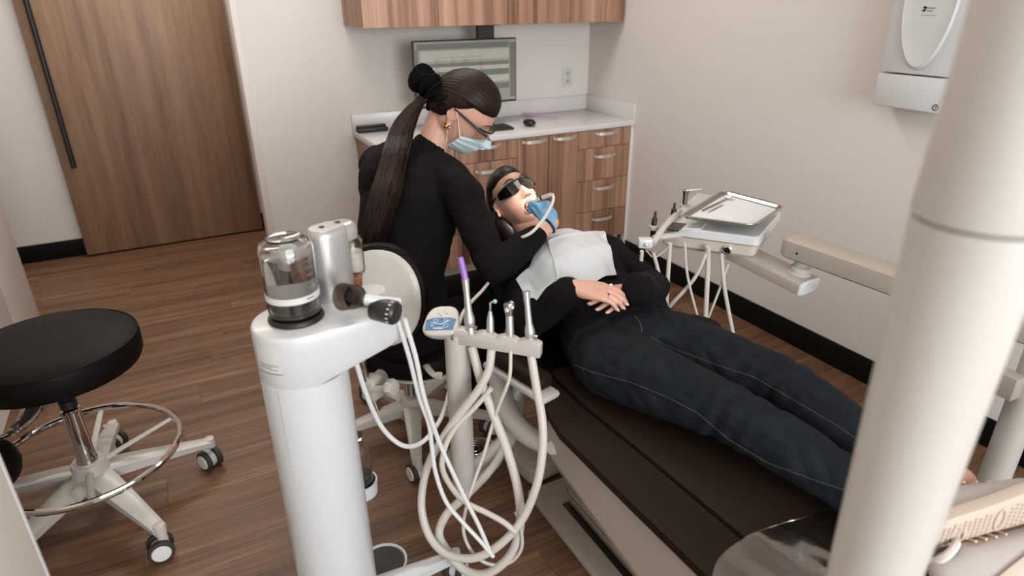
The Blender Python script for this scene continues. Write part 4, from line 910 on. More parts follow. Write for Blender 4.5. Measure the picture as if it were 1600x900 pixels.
# ================================================================== people
def fuse(g, voxel, it=4, fac=.5, fn=None):
    me = bpy.data.meshes.new('tmp'); me.from_pydata(g.v, [], g.f)
    b = bmesh.new(); b.from_mesh(me); bmesh.ops.remove_doubles(b, verts=b.verts, dist=1e-6); bmesh.ops.recalc_face_normals(b, faces=b.faces); b.to_mesh(me); b.free()
    o = bpy.data.objects.new('tmp', me); C.objects.link(o)
    r = o.modifiers.new('r', 'REMESH'); r.mode = 'VOXEL'; r.voxel_size = voxel; r.adaptivity = 0
    s_ = o.modifiers.new('s', 'SMOOTH'); s_.factor = fac; s_.iterations = it
    settle(); ev = o.evaluated_get(bpy.context.evaluated_depsgraph_get()); out = bpy.data.meshes.new_from_object(ev)
    bpy.data.objects.remove(o)
    if fn is not None:
        n = len(out.vertices); co = np.empty(n * 3); out.vertices.foreach_get('co', co); co = co.reshape(-1, 3); no = np.empty(n * 3); out.vertices.foreach_get('normal', no); no = no.reshape(-1, 3)
        co = co + no * fn(co)[:, None]; out.vertices.foreach_set('co', co.ravel())
    return out
def bvh_of(me): return BVHTree.FromPolygons([v.co.copy() for v in me.vertices], [tuple(p.vertices) for p in me.polygons])
def objm(name, me, m, parent, mats=None):
    off = V((0, 0, 0)); q = parent
    while q is not None: off += q.location; q = q.parent
    me.name = name; me.transform(Matrix.Translation(-off)); me.materials.clear()
    for k in (m if isinstance(m, (list, tuple)) else [m]): me.materials.append(MATS[k])
    me.polygons.foreach_set('use_smooth', [True] * len(me.polygons))
    o = bpy.data.objects.new(name, me); C.objects.link(o); o.parent = parent; return o
def hit(bv, px, py, off=0.0):
    d = ray(px, py).normalized(); r = bv.ray_cast(EYE, d)
    return None if r[0] is None else r[0] + r[1] * off
def ell(c, sx_, sy_, rx, ry, n=28, p=2.3):
    R_ = []; c = V(c); sx_ = V(sx_); sy_ = V(sy_)
    for j in range(n):
        a = 2 * pi * j / n; ca, sa = math.cos(a), math.sin(a); e = (abs(ca) ** p + abs(sa) ** p) ** (-1 / p)
        R_.append(c + sx_ * (rx * e * ca) + sy_ * (ry * e * sa))
    return R_
def limb(g, pts, rad, flat=1.0, side=None, n=5): return g.tube(pts, rad, 18, n, flat, side, True, True)
# ---------------- head surface
def head_pts(th, ph, mouth=0.0, face=1.0):
    th, ph = np.asarray(th, float), np.asarray(ph, float)
    a, b, c = .0745, .114, .098
    d = np.stack([np.sin(th) * np.sin(ph), np.cos(th), np.sin(th) * np.cos(ph)], -1); v = d[..., 1]
    x = a * d[..., 0]; y = b * v; z = c * d[..., 2]
    t = np.clip(-v, 0, 1); s = np.sqrt(np.maximum(1e-6, 1 - v * v)); fr = np.clip(d[..., 2] / s, 0, 1)
    full = np.where(v < 0, (1 - np.minimum(.999, t) ** 2.9) ** (1 / 2.9) / s, (1 - np.minimum(.999, abs(v)) ** 2.4) ** (1 / 2.4) / s)
    k = 1 + (np.clip(full, 1, 1.45) - 1) * fr; z = z * np.where(d[..., 2] > 0, k, 1); x = x * (1 + (np.clip(full, 1, 1.25) - 1) * .6)
    x = x * (1 - .26 * t ** 1.8); z = np.where(z < 0, z * (1 - .5 * t ** 1.3), z)
    x = x * np.where(y > .06, 1 - 1.0 * (y - .06), 1)
    G2 = lambda cx, cy, sx_, sy_: np.exp(-((x - cx) / sx_) ** 2 / 2 - ((y - cy) / sy_) ** 2 / 2)
    front = np.clip(z / .04, 0, 1) * face
    ramp = np.clip((.016 - y) / .05, 0, 1) * np.clip((y + .047) / .009, 0, 1)
    sig = .0075 + .004 * np.clip((.01 - y) / .05, 0, 1)
    dz = .027 * ramp * np.exp(-(x / sig) ** 2 / 2) + .006 * (G2(.013, -.038, .006, .006) + G2(-.013, -.038, .006, .006))
    dz = dz - .010 * (G2(.031, .006, .013, .009) + G2(-.031, .006, .013, .009)) + .0035 * (G2(.03, .027, .018, .006) + G2(-.03, .027, .018, .006))
    dz = dz + .004 * (G2(.042, -.02, .016, .014) + G2(-.042, -.02, .016, .014)) + .007 * G2(0, -.066, .02, .011) - .003 * G2(0, -.082, .02, .005) + .009 * G2(0, -.1, .018, .012)
    if mouth: dz = dz - .042 * np.exp(-((x / .0175) ** 2 + ((y + .071) / .0145) ** 2) ** 2) * mouth
    z = z + dz * front
    if mouth: y = y - .016 * mouth * np.clip((-.068 - y) / .03, 0, 1) * np.clip(z / .03, 0, 1)
    return np.stack([x, y, z], -1)
def head_geo(M, mouth=0.0, nu=110, nv=90):
    g = G(); rings = []
    for th in np.linspace(.03, pi - .03, nv):
        p = head_pts(np.full(nu, th), np.linspace(0, 2 * pi, nu, endpoint=False), mouth); rings.append([M @ V(q) for q in p])
    g.loft(rings)
    for s_ in (-1, 1):   # ears
        e = V((s_ * .077, -.008, -.012)); Rr = Matrix.Rotation(s_ * .45, 3, 'Y') @ Matrix.Rotation(-.18, 3, 'X')
        q = G().ball((0, 0, 0), (.006, .029, .017), None, 18, 10); q.torus((s_ * .004, .006, .0), (1, 0, 0), .0165, .0042, 24, 8); q.ball((s_ * .002, -.024, .004), (.006, .009, .008), None, 12, 8)
        g.add([M @ (e + Rr @ V(v)) for v in q.v], q.f)
    return g
def theta_for_y(y, ph, mouth=0):
    ths = np.linspace(.03, pi - .03, 240); p = head_pts(ths, np.full(240, ph), mouth, 0.0); return float(np.interp(-y, -p[:, 1], ths))
def face_patch(M, phs, ys, off, mouth=0.0, face=1.0, thick=.0015):
    """sheet following the face: rows over heights ys (may depend on phi), columns over angles"""
    rows = []; rows2 = []
    for k in range(len(ys(0))):
        ra, rb = [], []
        for ph in phs:
            th = theta_for_y(ys(ph)[k], ph); p = V(head_pts([th], [ph], mouth, face)[0]); n_ = V((p.x / .0745 ** 2, p.y / .3 ** 2, p.z / .098 ** 2)).normalized()
            o_ = off(ph, k); ra.append(M @ (p + n_ * o_)); rb.append(M @ (p + n_ * (o_ - thick)))
        rows.append(ra); rows2.append(rb)
    nr, nc = len(rows), len(phs); vs = [p for r in rows for p in r] + [p for r in rows2 for p in r]; N = nr * nc; fs = []
    for i in range(nr - 1):
        for j in range(nc - 1):
            a = i * nc + j; fs.append((a, a + 1, a + nc + 1, a + nc)); fs.append((a + N, a + nc + N, a + nc + 1 + N, a + 1 + N))
    for j in range(nc - 1):
        fs.append((j, j + N, j + 1 + N, j + 1)); a = (nr - 1) * nc + j; fs.append((a, a + 1, a + 1 + N, a + N))
    for i in range(nr - 1):
        a = i * nc; fs.append((a, a + nc, a + nc + N, a + N)); a = i * nc + nc - 1; fs.append((a, a + N, a + nc + N, a + nc))
    return G().add(vs, fs)
def hair_cap(M, pole, inside, thick, nphi=220, nth=46, ridge=.0008, seed=3, maxth=2.9):
    """hair shell combed towards a pole; the hairline is where inside() stops being true"""
    rs = np.random.RandomState(seed); F = frame(pole, (1, 0, 0)); jit = rs.rand(nphi); rings = []
    ths = np.linspace(pi - .03, .03, 60)
    limit = []
    for j in range(nphi):
        a = 2 * pi * j / nphi; lim = .5
        for t in np.linspace(.2, maxth, 110):
            d = F @ V((math.sin(t) * math.cos(a), math.sin(t) * math.sin(a), math.cos(t)))
            th = math.acos(max(-1, min(1, d.y))); ph = math.atan2(d.x, d.z)
            if not inside(head_pts([th], [ph], 0, 0)[0]): break
            lim = t
        limit.append(lim)
    for k in range(nth + 1):
        q = k / nth; th_l = []; ph_l = []
        for j in range(nphi):
            a = 2 * pi * j / nphi; t = .02 + (limit[j] - .02) * q; d = F @ V((math.sin(t) * math.cos(a), math.sin(t) * math.sin(a), math.cos(t)))
            th_l.append(math.acos(max(-1, min(1, d.y)))); ph_l.append(math.atan2(d.x, d.z))
        p = head_pts(th_l, ph_l, 0, 0); R_ = []
        for j in range(nphi):
            h = thick * (1 - q ** 6) + ridge * (1 - q ** 4) * (math.sin(j * 2 * pi / nphi * 71 + 2 * math.sin(j * .21)) + .8 * (jit[j] - .5)) - .003 * (q > .995)
            v = V(p[j]); R_.append(M @ (v + v.normalized() * h))
        rings.append(R_)
    return G().loft(rings)
def hand(g, w, f, n, thumb, curls, spread=.1, sc_=1.0, inflate=0.0, thumb_dir=None, tc=.35, back=.03):
    f = V(f).normalized(); n = V(n); n = (n - f * n.dot(f)).normalized(); t = V(thumb); t = (t - f * t.dot(f) - n * t.dot(n)).normalized(); w = V(w); s = sc_
    tips = []
    R_ = []
    for q, wd, tk in ((-back, .025, .019), (0, .026, .018), (.03, .034, .0165), (.06, .038, .0145), (.084, .038, .0125), (.094, .030, .009)):
        R_.append(ell(w + f * q * s + n * (.003 if q > .05 else 0), t, n, (wd + inflate) * s, (tk + inflate) * s, 22, 2.6))
    g.loft(R_)
    for k, (u, L, r) in enumerate(((.028, .072, .0083), (.0095, .080, .0086), (-.0095, .074, .0081), (-.0275, .058, .0071))):
        p = w + (f * .082 + t * u + n * .001) * s; ang = 0; d0 = (f + t * (spread * u / .028)).normalized(); P = [w + (f * .05 + t * u * .9) * s, p]; rr = [r * 1.0, r * 1.12]
        cl = curls[k] if hasattr(curls[k], '__len__') else (curls[k], curls[k] * 1.1, curls[k] * .7)
        for j, fr in enumerate((.45, .30, .25)):
            ang += cl[j]; d_ = d0 * math.cos(ang) - n * math.sin(ang); p = p + d_ * (L * fr * s); P.append(p); rr.append(r * (1.0, .92, .78)[j])
        dors = n * math.cos(ang) + d0 * math.sin(ang); tips.append((p, d_, dors, r))
        g.tube(P, [(q + inflate) * s for q in rr], 14, 3, 1, t, True, True)
    td = V(thumb_dir).normalized() if thumb_dir is not None else (f * .62 + t * .72 - n * .3).normalized()
    p = w + (f * .018 + t * .022 - n * .006) * s; P = [p]; rr = [.0145]
    d_ = td
    for j, (L, r) in enumerate(((.042, .0122), (.032, .0108), (.025, .009))):
        d_ = (td + (f * .5 - t * .5 - n * .3) * tc * j).normalized(); p = p + d_ * L * s; P.append(p); rr.append(r)
    g.tube(P, [(q + inflate) * s for q in rr], 14, 3, 1, n, True, True); tips.append((p, d_, n, .0095))
    return tips
def cloth(seed, amp, f0):
    rs = np.random.RandomState(seed); K = rs.randn(9, 3) * f0; Ph = rs.rand(9) * 6.28; Wt = rs.rand(9)
    def fn(co):
        w = co + .012 * np.sin(co[:, [1, 2, 0]] * 31 + 1.3); s = np.zeros(len(co))
        for k in range(9): s += Wt[k] * np.sin(w @ K[k] + Ph[k])
        return amp * (np.abs(s) * .7 - .5)
    return fn
# ------------------------------------------------------------------ the hygienist
hg = thing('person', 'seated person in black with long brown ponytail, mask and glasses, leaning over the patient', 'person', (.58, 2.02, 0))
Hf = (IR * .75 + ID * .61 + IF * .22).normalized(); Hu = (IR * .57 - ID * .67 - IF * .45); Hu = (Hu - Hf * Hu.dot(Hf)).normalized(); Hl = Hu.cross(Hf)
Hc = at(722, 173, d=2.21); SH = 1.12
HM = Matrix(((Hl.x * SH, Hu.x * SH, Hf.x * SH, Hc.x), (Hl.y * SH, Hu.y * SH, Hf.y * SH, Hc.y), (Hl.z * SH, Hu.z * SH, Hf.z * SH, Hc.z), (0, 0, 0, 1)))
neck0 = at(668, 240, d=2.25); neck1 = Hc - Hu * .055 - Hf * .035
Rs = at(718, 298, d=2.10); Ls = at(592, 258, d=2.38)
Re = at(774, 420, d=2.02); Rw = at(862, 348, d=2.07)
Le = V((.80, 2.42, .80)); Lw = V((.93, 2.30, .80))
hipc = at(625, 505, d=2.22); waist = at(626, 420, d=2.22); chest = at(640, 320, d=2.23)
sidev = (Rs - Ls).normalized()
def front_of(axis):
    f_ = V((0, 0, 0)) + axis.cross(sidev); f_.normalize()
    return f_ if f_.dot(IR) > 0 else -f_
def hyg_torso(g, e):
    st = [(hipc - V((0, 0, .07)), .15, .12), (hipc, .172, .135), (hipc.lerp(waist, .5), .165, .128), (waist, .155, .122), (waist.lerp(chest, .55), .168, .132), (chest, .185, .138), (chest.lerp(neck0, .42), .180, .122), (chest.lerp(neck0, .68), .142, .095), (chest.lerp(neck0, .88), .085, .066), (neck0, .052, .05)]
    R_ = []
    for i, (c_, rx, ry) in enumerate(st):
        a = (st[min(i + 1, len(st) - 1)][0] - st[max(i - 1, 0)][0]).normalized(); s_ = (sidev - a * sidev.dot(a)).normalized(); f_ = a.cross(s_)
        R_.append(ell(c_, s_, f_, rx + e, ry + e, 32, 2.3))
    g.loft(R_)
    limb(g, [chest.lerp(neck0, .6) + sidev * .03, Rs, Rs.lerp(Re, .3)], [.06 + e, .062 + e, .05 + e]); limb(g, [chest.lerp(neck0, .6) - sidev * .03, Ls, Ls.lerp(Le, .3)], [.06 + e, .068 + e, .05 + e])
    g.ball(at(628, 288, d=2.27), (.145 + e, .145 + e, .15 + e), None, 28, 18)
    for q in (Rs, Ls): limb(g, [neck0.lerp(chest, .12), neck0.lerp(q, .5) - V((0, 0, .012)), q], [.052 + e, .06 + e, .06 + e])
def hyg_arm(g, e, s_, end):
    A_, B_, W_ = (Rs, Re, Rw) if s_ == 'R' else (Ls, Le, Lw)
    limb(g, [A_, A_.lerp(B_, .5), B_], [.056 + e, .049 + e, .042 + e]); limb(g, [B_, B_.lerp(W_, .35 * end / 1.0), B_.lerp(W_, end)], [.042 + e, .041 + e, (.041 - .014 * end) + e])
def hyg_legs(g, e):
    for s_ in (-1, 1):
        h_ = hipc + sidev * (.085 * s_) - V((0, 0, .015)); k_ = V((1.0, 2.06, .50)) + V((-.05, -.10, 0)) * s_; a_ = V((.96, 2.16, .12)) + V((-.04, -.10, 0)) * s_
        limb(g, [h_, h_.lerp(k_, .5), k_], [.088 + e, .075 + e, .058 + e]); limb(g, [k_, k_.lerp(a_, .4), a_], [.056 + e, .052 + e, .036 + e])
# right hand grip
hf = (-IR * .40 - ID * .82 + IF * .18).normalized(); hn = (IR * .62 + ID * .0 - IF * .72)
ht = -(hf.cross(hn.normalized())) 
GR = [(.75, 1.1, .6), (1.0, 1.3, .8), (1.1, 1.35, .8), (1.15, 1.35, .8)]
g = head_geo(HM); limb(g, [neck0 - V((0, 0, .03)), neck0.lerp(neck1, .5), neck1], [.056, .053, .054])
hyg_torso(g, -.004); hyg_arm(g, -.003, 'R', 1); hyg_arm(g, -.003, 'L', 1); hyg_legs(g, -.004)
hand(g, Rw, hf, hn, ht, GR, .0, .80, -.001, tc=.3, back=.012, thumb_dir=hf * 1.0 + ht.normalized() * .18 - hn.normalized() * .3)
hand(g, Lw, (Lw - Le), V((.2, -.1, 1)), V((.3, -.9, 0)), [.3] * 4, .1, .9)
hb_me = fuse(g, .0034, 3, .45); objm('body', hb_me, 'skin', hg)
g = G(); hyg_torso(g, .007); hyg_arm(g, .009, 'R', .66); hyg_arm(g, .009, 'L', .8)
limb(g, [neck0 - (neck1 - neck0) * .3, neck0 + (neck1 - neck0) * .12], [.07, .061], 1.0, None, 1)
top_me = fuse(g, .0045, 4, .5, cloth(4, .0034, 34)); top_b = bvh_of(top_me)
objm('tunic', top_me, 'black_cloth', hg)
g = G(); hyg_legs(g, .008); g.loft([ell(hipc + V((0, 0, z_)), sidev, V((0, 0, 1)).cross(sidev), .168, .135, 28) for z_ in (-.09, .02)]); objm('trousers', fuse(g, .007, 4), 'black_cloth', hg)
for s_ in (-1, 1):
    a_ = V((.96, 2.16, .06)) + V((-.04, -.10, 0)) * s_
    obj('shoe', G().loft([ell(a_ + V((x_, .0, -.058 + h_ / 2 + .002)), V((0, 1, 0)), V((0, 0, 1)), w_, h_ / 2, 16, 3) for x_, w_, h_ in ((-.06, .02, .05), (-.05, .034, .075), (.0, .036, .08), (.08, .042, .055), (.16, .04, .045), (.185, .02, .03))]), 'black_plastic', hg)
# nitrile glove
g = G(); hand(g, Rw, hf, hn, ht, GR, .0, .80, .0026, tc=.3, back=.012, thumb_dir=hf * 1.0 + ht.normalized() * .18 - hn.normalized() * .3); limb(g, [Rw - (Rw - Re).normalized() * .012, Rw + hf * .025], [.027, .031], 1, None, 1)
gl = objm('glove', fuse(g, .0028, 2, .4), 'glove', hg)
obj('glove_cuff', G().torus(Rw - (Rw - Re).normalized() * .014, (Rw - Re), .0275, .0042, 32, 8), 'black_plastic', gl)
# hair
tie_l = V((0, -.018, -.108)); tie = HM @ tie_l
def hg_in(p):
    x, y, z = p
    if z > .028: return y > .052 - .35 * max(0, abs(x) - .05)
    if z > -.005: return y > .022 + .030 * (z + .005) / .033
    return y > -.052 + .074 * max(0, min(1, (z + .06) / .055))
hc = obj('hair', hair_cap(HM, tie_l, hg_in, .017), 'hair', hg, 80)
# ponytail: many strands lying down the back
rs = np.random.RandomState(5); path = [(650, 165), (634, 190), (625, 215), (618, 242), (611, 270), (605, 294), (598, 318), (586, 352), (575, 386)]; hw_ = [.022, .034, .039, .041, .042, .045, .046, .046, .042]
cen_ = []
for i, (qx, qy) in enumerate(path):
    h_ = hit(top_b, qx, qy)
    dd = min((h_ - EYE).dot(IF) - .034 if h_ is not None else 9, (2.18, 2.165, 2.14, 2.12, 2.12, 2.14, 2.16, 2.18, 2.2)[i])
    for e_ in (-14, 14):
        h2_ = hit(top_b, qx + e_, qy)
        if h2_ is not None: dd = min(dd, (h2_ - EYE).dot(IF) - .03)
    cen_.append(at(qx, qy, d=dd))
for i in range(1, len(cen_) - 1): pass
core = G().tube([tie] + cen_, [.024] + [h_ * .86 for h_ in hw_[:-1]] + [.012], 16, 5, .55, IR, True, False)
pt = obj('ponytail', core, 'hair', hg, 80)
g = G()
for k in range(420):
    ang = rs.rand() * 2 * pi; rad = math.sqrt(rs.rand()) * .4 + .62; sp = rs.randn() * .05; P = []; end = len(cen_) - (1 if rs.rand() > .25 else 0)
    for i, c_ in enumerate(cen_[:max(5, end)]):
        a_ = ang + sp * i; w_ = hw_[i] * rad; P.append(c_ + IR * (w_ * math.cos(a_) + .004 * math.sin(k + i * 1.7)) - IF * (w_ * .58 * math.sin(a_)))
    if rs.rand() > .5: P[-1] = P[-1] + ID * rs.rand() * .03
    g.tube([tie.lerp(P[0], .2)] + P, [.0014] + [.0017] * (len(P) - 1) + [.0006], 4, 3)
o = obj('strands', g, 'hair', pt, 0); o['kind'] = 'stuff'
# scrunchie
ta = (cen_[1] - tie).normalized(); ta = (ta * .7 - IR * .35 + ID * .1).normalized(); Fs = frame(ta, IF); sc0 = tie + IR * .010 + ID * .012 - IF * .015; g = G(); rings = []
for i in range(96):
    a = 2 * pi * i / 96; R0 = .043 + .007 * math.sin(3 * a + 1); ruf = .029 + .010 * math.sin(a * 11) + .006 * math.sin(a * 23 + 1); o_ = Fs @ V((math.cos(a), math.sin(a), 0)); z_ = Fs.col[2]; rings.append([sc0 + o_ * (R0 * (1.25 if abs(o_.dot(ID)) > .5 else 1)) + (o_ * math.cos(b) * ruf * 1.05 + z_ * math.sin(b) * (ruf + .004 * math.sin(a * 17 + b * 2))) + z_ * (.006 * math.sin(a * 7)) for b in (2 * pi * j / 14 for j in range(14))])
rings.append(rings[0]); g.loft(rings, False); obj('scrunchie', g, 'scrunchie', hg, 80)
# mask with pleats and straps
phs = np.linspace(-1.12, 1.12, 41)
ysm = lambda ph: np.linspace(-.012 - .03 * (abs(ph) / 1.12) ** 2, -.118 + .018 * (abs(ph) / 1.12) ** 2, 16)
mk = obj('face_mask', face_patch(HM, phs, ysm, lambda ph, k: .005 + .006 * math.exp(-(ph / .35) ** 2) * (1 if k < 9 else .6) + .0022 * (k % 4 == 2) + .001 * (k % 4 == 3) + .004 * (1 - (abs(ph) / 1.12) ** 4), 0, 1.0), 'mask_blue', hg, 25)
for s_ in (-1, 1):
    ear_t = HM @ V((s_ * .079, .018, -.012)); ear_b = HM @ V((s_ * .078, -.036, -.008))
    pa = HM @ V(head_pts([theta_for_y(-.044, s_ * 1.1)], [s_ * 1.1])[0] * 1.09); pb_ = HM @ V(head_pts([theta_for_y(-.098, s_ * 1.1)], [s_ * 1.1])[0] * 1.09)
    obj('strap', G().tube([pa, pa.lerp(ear_t, .5) + (HM.to_3x3() @ V((s_, 0, 0))) * .004, ear_t], .0016, 6, 4).tube([pb_, pb_.lerp(ear_b, .5) + (HM.to_3x3() @ V((s_, 0, 0))) * .003, ear_b], .0016, 6, 4), 'mask_strap', mk)
# glasses
gl_ = thing('eyeglasses', 'black-armed clear protective glasses on the masked person', 'glasses', HM @ V((0, .005, .1)))
for s_ in (-1, 1): obj('temple_arm', G().tube([HM @ V((s_ * .083, .016, -.02)), HM @ V((s_ * .084, .016, .03)), HM @ V((s_ * .078, .014, .085)), HM @ V((s_ * .07, .012, .103))], [.0034, .0042, .0048, .005], 8, 4), 'black_plastic', gl_)
fr = lambda dy: [HM @ V((.072 * math.sin(a), .01 + dy, .058 + .056 * math.cos(a))) for a in np.linspace(-1.35, 1.35, 25)]
obj('brow_bar', G().tube(fr(.006), .0032, 8), 'black_plastic', gl_)
obj('lens_shield', G().loft([fr(.004), fr(-.012), fr(-.034)], closed=False), 'lens_film', gl_)
# ear ring and brows
er = HM @ V((-.083, -.038, -.006)); g = G()
for k in range(5): g.torus(er + Hu * (-.004 + .004 * math.sin(k * 1.9)) + Hf * (.004 * math.cos(k * 2.3)), (Hl + Hu * math.sin(k) * .8 + Hf * math.cos(k * 1.4) * .8), .0075, .0018, 16, 6)
obj('earring', g, 'gold', hg)
for s_ in (-1, 1):
    obj('eyebrow', G().tube([HM @ V((s_ * x_, y_, z_)) for x_, y_, z_ in ((.014, .026, .101), (.03, .031, .094), (.047, .027, .083))], [.002, .0028, .0012], 8, 4), 'brow', hg)
    obj('eyelash', G().tube([HM @ V((s_ * x_, y_, z_)) for x_, y_, z_ in ((.018, .003, .086), (.031, -.001, .089), (.044, .002, .080))], [.0009, .0016, .0012], 6, 4), 'brow', hg)
# ------------------------------------------------------------------ scaler in the gloved hand
h0, h1, h2 = at(827, 320, d=2.10), at(846, 309, d=2.07), at(861, 304, d=2.05)
sc_t = thing('scaler_handpiece', 'grey scaler handpiece held by the blue gloved hand at the mouth', 'handpiece', h0)
obj('grip', G().tube([h0, h0.lerp(h1, .5), h1, h2], [.0035, .0058, .0068, .0062], 14), 'cream_plastic', sc_t)
obj('collar', G().lathe([(.001, -.003), (.0074, -.003), (.0074, .003), (.001, .003)], h1, h2 - h1, 14), 'black_plastic', sc_t)
obj('tip', G().tube([h0, h0 - IR * .008 + ID * .004], [.0018, .0008], 8), 'steel', sc_t)
obj('cord', G().tube([h2, at(864, 305, d=2.055), at(864, 315, d=2.04), at(856, 332, d=2.015), at(845, 348, d=2.0), at(832, 362, d=2.0), at(818, 370, d=2.01), at(800, 376, d=2.05), at(780, 392, d=2.10), at(768, 415, d=2.12), at(770, 430, d=2.05), at(755, 452, d=1.98), at(738, 470, d=1.88), at(724, 488, d=1.78), at(716, 510, d=1.73)], [.0045, .0048] + [.005] * 13, 10, 5), 'hose', sc_t)
# ------------------------------------------------------------------ the patient
pa_ = thing('person', 'reclined person in dark glasses and jeans with open mouth, lying on the dental chair', 'person', (1.1, 1.3, .5))
Pf = (IR * .24 - ID * .36 - IF * .88).normalized(); Pu = (-IR * .40 - ID * .90); Pu = (Pu - Pf * Pu.dot(Pf)).normalized(); Pl = Pu.cross(Pf)
Pc = at(804, 313, d=2.33); SP = .98
PM = Matrix(((Pl.x * SP, Pu.x * SP, Pf.x * SP, Pc.x), (Pl.y * SP, Pu.y * SP, Pf.y * SP, Pc.y), (Pl.z * SP, Pu.z * SP, Pf.z * SP, Pc.z), (0, 0, 0, 1)))
pn0 = V((1.09, 1.80, .765)); pn1 = Pc - Pu * .06 - Pf * .035
pRs, pLs = V((.94, 1.77, .735)), V((1.26, 1.72, .735))
pRe, pRw = at(826, 503, z=.655), at(897, 449, z=.800)
pLe, pLw = V((1.325, 1.52, .665)), at(1000, 455, z=.765)
phip, pwaist, pchest = V((1.085, 1.30, .612)), V((1.09, 1.48, .648)), V((1.09, 1.63, .705))
pside = V((1, -.08, 0)).normalized()
def pat_torso(g, e, low=0):
    st = [(phip + V((0, -.03, -.005)), .178, .098), (phip + V((0, .06, .008)), .182, .100), (pwaist + V((0, -.03, 0)), .160, .099), (pwaist + V((0, .06, .02)), .148, .100), (pchest, .155, .112), (pchest.lerp(pn0, .45), .155, .098), (pchest.lerp(pn0, .75), .12, .075), (pchest.lerp(pn0, .95), .06, .052)]
    st = st[low:]; R_ = []
    for i, (c_, rx, ry) in enumerate(st):
        a = (st[min(i + 1, len(st) - 1)][0] - st[max(i - 1, 0)][0]).normalized(); s_ = (pside - a * pside.dot(a)).normalized(); R_.append(ell(c_, s_, a.cross(s_), rx + e, ry + e, 32, 2.3))
    g.loft(R_)
    for s_, q in ((pRs, pRe), (pLs, pLe)): limb(g, [pchest.lerp(pn0, .6), s_, s_.lerp(q, .3)], [.06 + e, .06 + e, .05 + e])
def pat_arm(g, e, A_, B_, W_, end=1.0, cuff=0):
    limb(g, [A_, A_.lerp(B_, .5), B_], [.053 + e, .048 + e, .042 + e]); limb(g, [B_, B_.lerp(W_, .5 * end), B_.lerp(W_, end)], [.042 + e, .037 + e, .027 + e + cuff])
pRh, pLh = V((.985, 1.29, .605)), V((1.185, 1.28, .605))
pRk, pLk = at(1150, 650, z=.625), at(1222, 598, z=.64)
pRa, pLa = at(1420, 815, z=.575), at(1440, 758, z=.60)
def pat_leg(g, e, h_, k_, a_):
    limb(g, [h_, h_.lerp(k_, .35), h_.lerp(k_, .7), k_], [.102 + e, .092 + e, .076 + e, .064 + e], 1.0); limb(g, [k_, k_.lerp(a_, .3), k_.lerp(a_, .7), a_], [.063 + e, .064 + e, .052 + e, .042 + e])
# hands folded on the belly: right over left
pLw2 = at(1000, 452, z=.768)
rf = (at(975, 464, z=.785) - pRw).normalized(); rt = V((.47, .88, .12)); rn = (V((0, 0, 1)) - IF * .35)
lf = (at(906, 481, z=.752) - pLw2).normalized(); lt = V((0, 1, 0)); ln = V((0, 0, 1)) - IF * .3
g = head_geo(PM, 1.0); limb(g, [pn0 - V((0, .03, .02)), pn0.lerp(pn1, .5), pn1], [.056, .052, .056])
pat_torso(g, -.004); pat_arm(g, -.003, pRs, pRe, pRw); pat_arm(g, -.003, pLs, pLe, pLw2)
pat_leg(g, -.006, pRh, pRk, pRa); pat_leg(g, -.006, pLh, pLk, pLa)
tr_ = hand(g, pRw, rf, rn, rt, [(.12, .38, .35), (.13, .42, .35), (.15, .46, .35), (.2, .46, .35)], .0, 1.0, tc=.1, thumb_dir=rf * .75 + rt * .55 - V(rn).normalized() * .2)
tl_ = hand(g, pLw2, lf, ln, lt, [(.08, .12, .1)] * 4, .26, 1.0)
for a_, d_ in ((pRa, V((.5, -.5, .3))), (pLa, V((.5, -.5, .3)))): limb(g, [a_, a_ + d_.normalized() * .07], [.036, .03], 1, None, 1)
pb_me = fuse(g, .0030, 2, .45); objm('body', pb_me, 'skin', pa_)
# jumper with sleeves
g = G(); pat_torso(g, .010, 1); pat_arm(g, .014, pRs, pRe, pRw, .88, .004); pat_arm(g, .015, pLs, pLe, pLw2, 1.14, .008)
limb(g, [pLe + V((-.02, -.02, -.03)), pLe + V((-.06, -.08, -.03))], [.05, .05], 1, None, 1)
pt_me = fuse(g, .0045, 4, .5, cloth(11, .0034, 34)); pt_b = bvh_of(pt_me)
# jeans
g = G(); pat_leg(g, .004, pRh, pRk, pRa); pat_leg(g, .004, pLh, pLk, pLa)
g.loft([ell(phip + V((0, y_, z_)), pside, V((0, 0, 1)), rx, ry, 30, 2.4) for y_, z_, rx, ry in ((-.10, -.0, .15, .085), (-.03, 0, .186, .100), (.05, .005, .190, .104), (.10, .01, .176, .100))])
base_fn = cloth(21, .0024, 38)
def denim_fn(co):
    d = base_fn(co)
    for k_, w_ in ((pRk, 1), (pLk, 1), (pRh + V((.03, -.08, 0)), .8), (pLh + V((-.03, -.08, 0)), .8)):
        r_ = np.linalg.norm(co - np.array(k_), axis=1); d = d + w_ * .0062 * np.exp(-(r_ / .085) ** 2) * np.sin((co[:, 1] * .9 + co[:, 0] * .35 + .2 * co[:, 2]) * 125 + 3 * np.sin(co[:, 0] * 40))
    return d
je_me = fuse(g, .0042, 4, .5, denim_fn); je_b = bvh_of(je_me); both = je_b
objm('jumper', pt_me, 'black_knit', pa_); je = objm('jeans', je_me, 'denim', pa_)
def on(bv, pts, off=.001):
    P = []
    for a, b in zip(pts[:-1], pts[1:]):
        m_ = max(2, int(math.hypot(b[0] - a[0], b[1] - a[1]) / 5))
        for i in range(m_):
            h_ = hit(bv, a[0] + (b[0] - a[0]) * i / m_, a[1] + (b[1] - a[1]) * i / m_, off)
            if h_ is not None: P.append(h_)
    return P
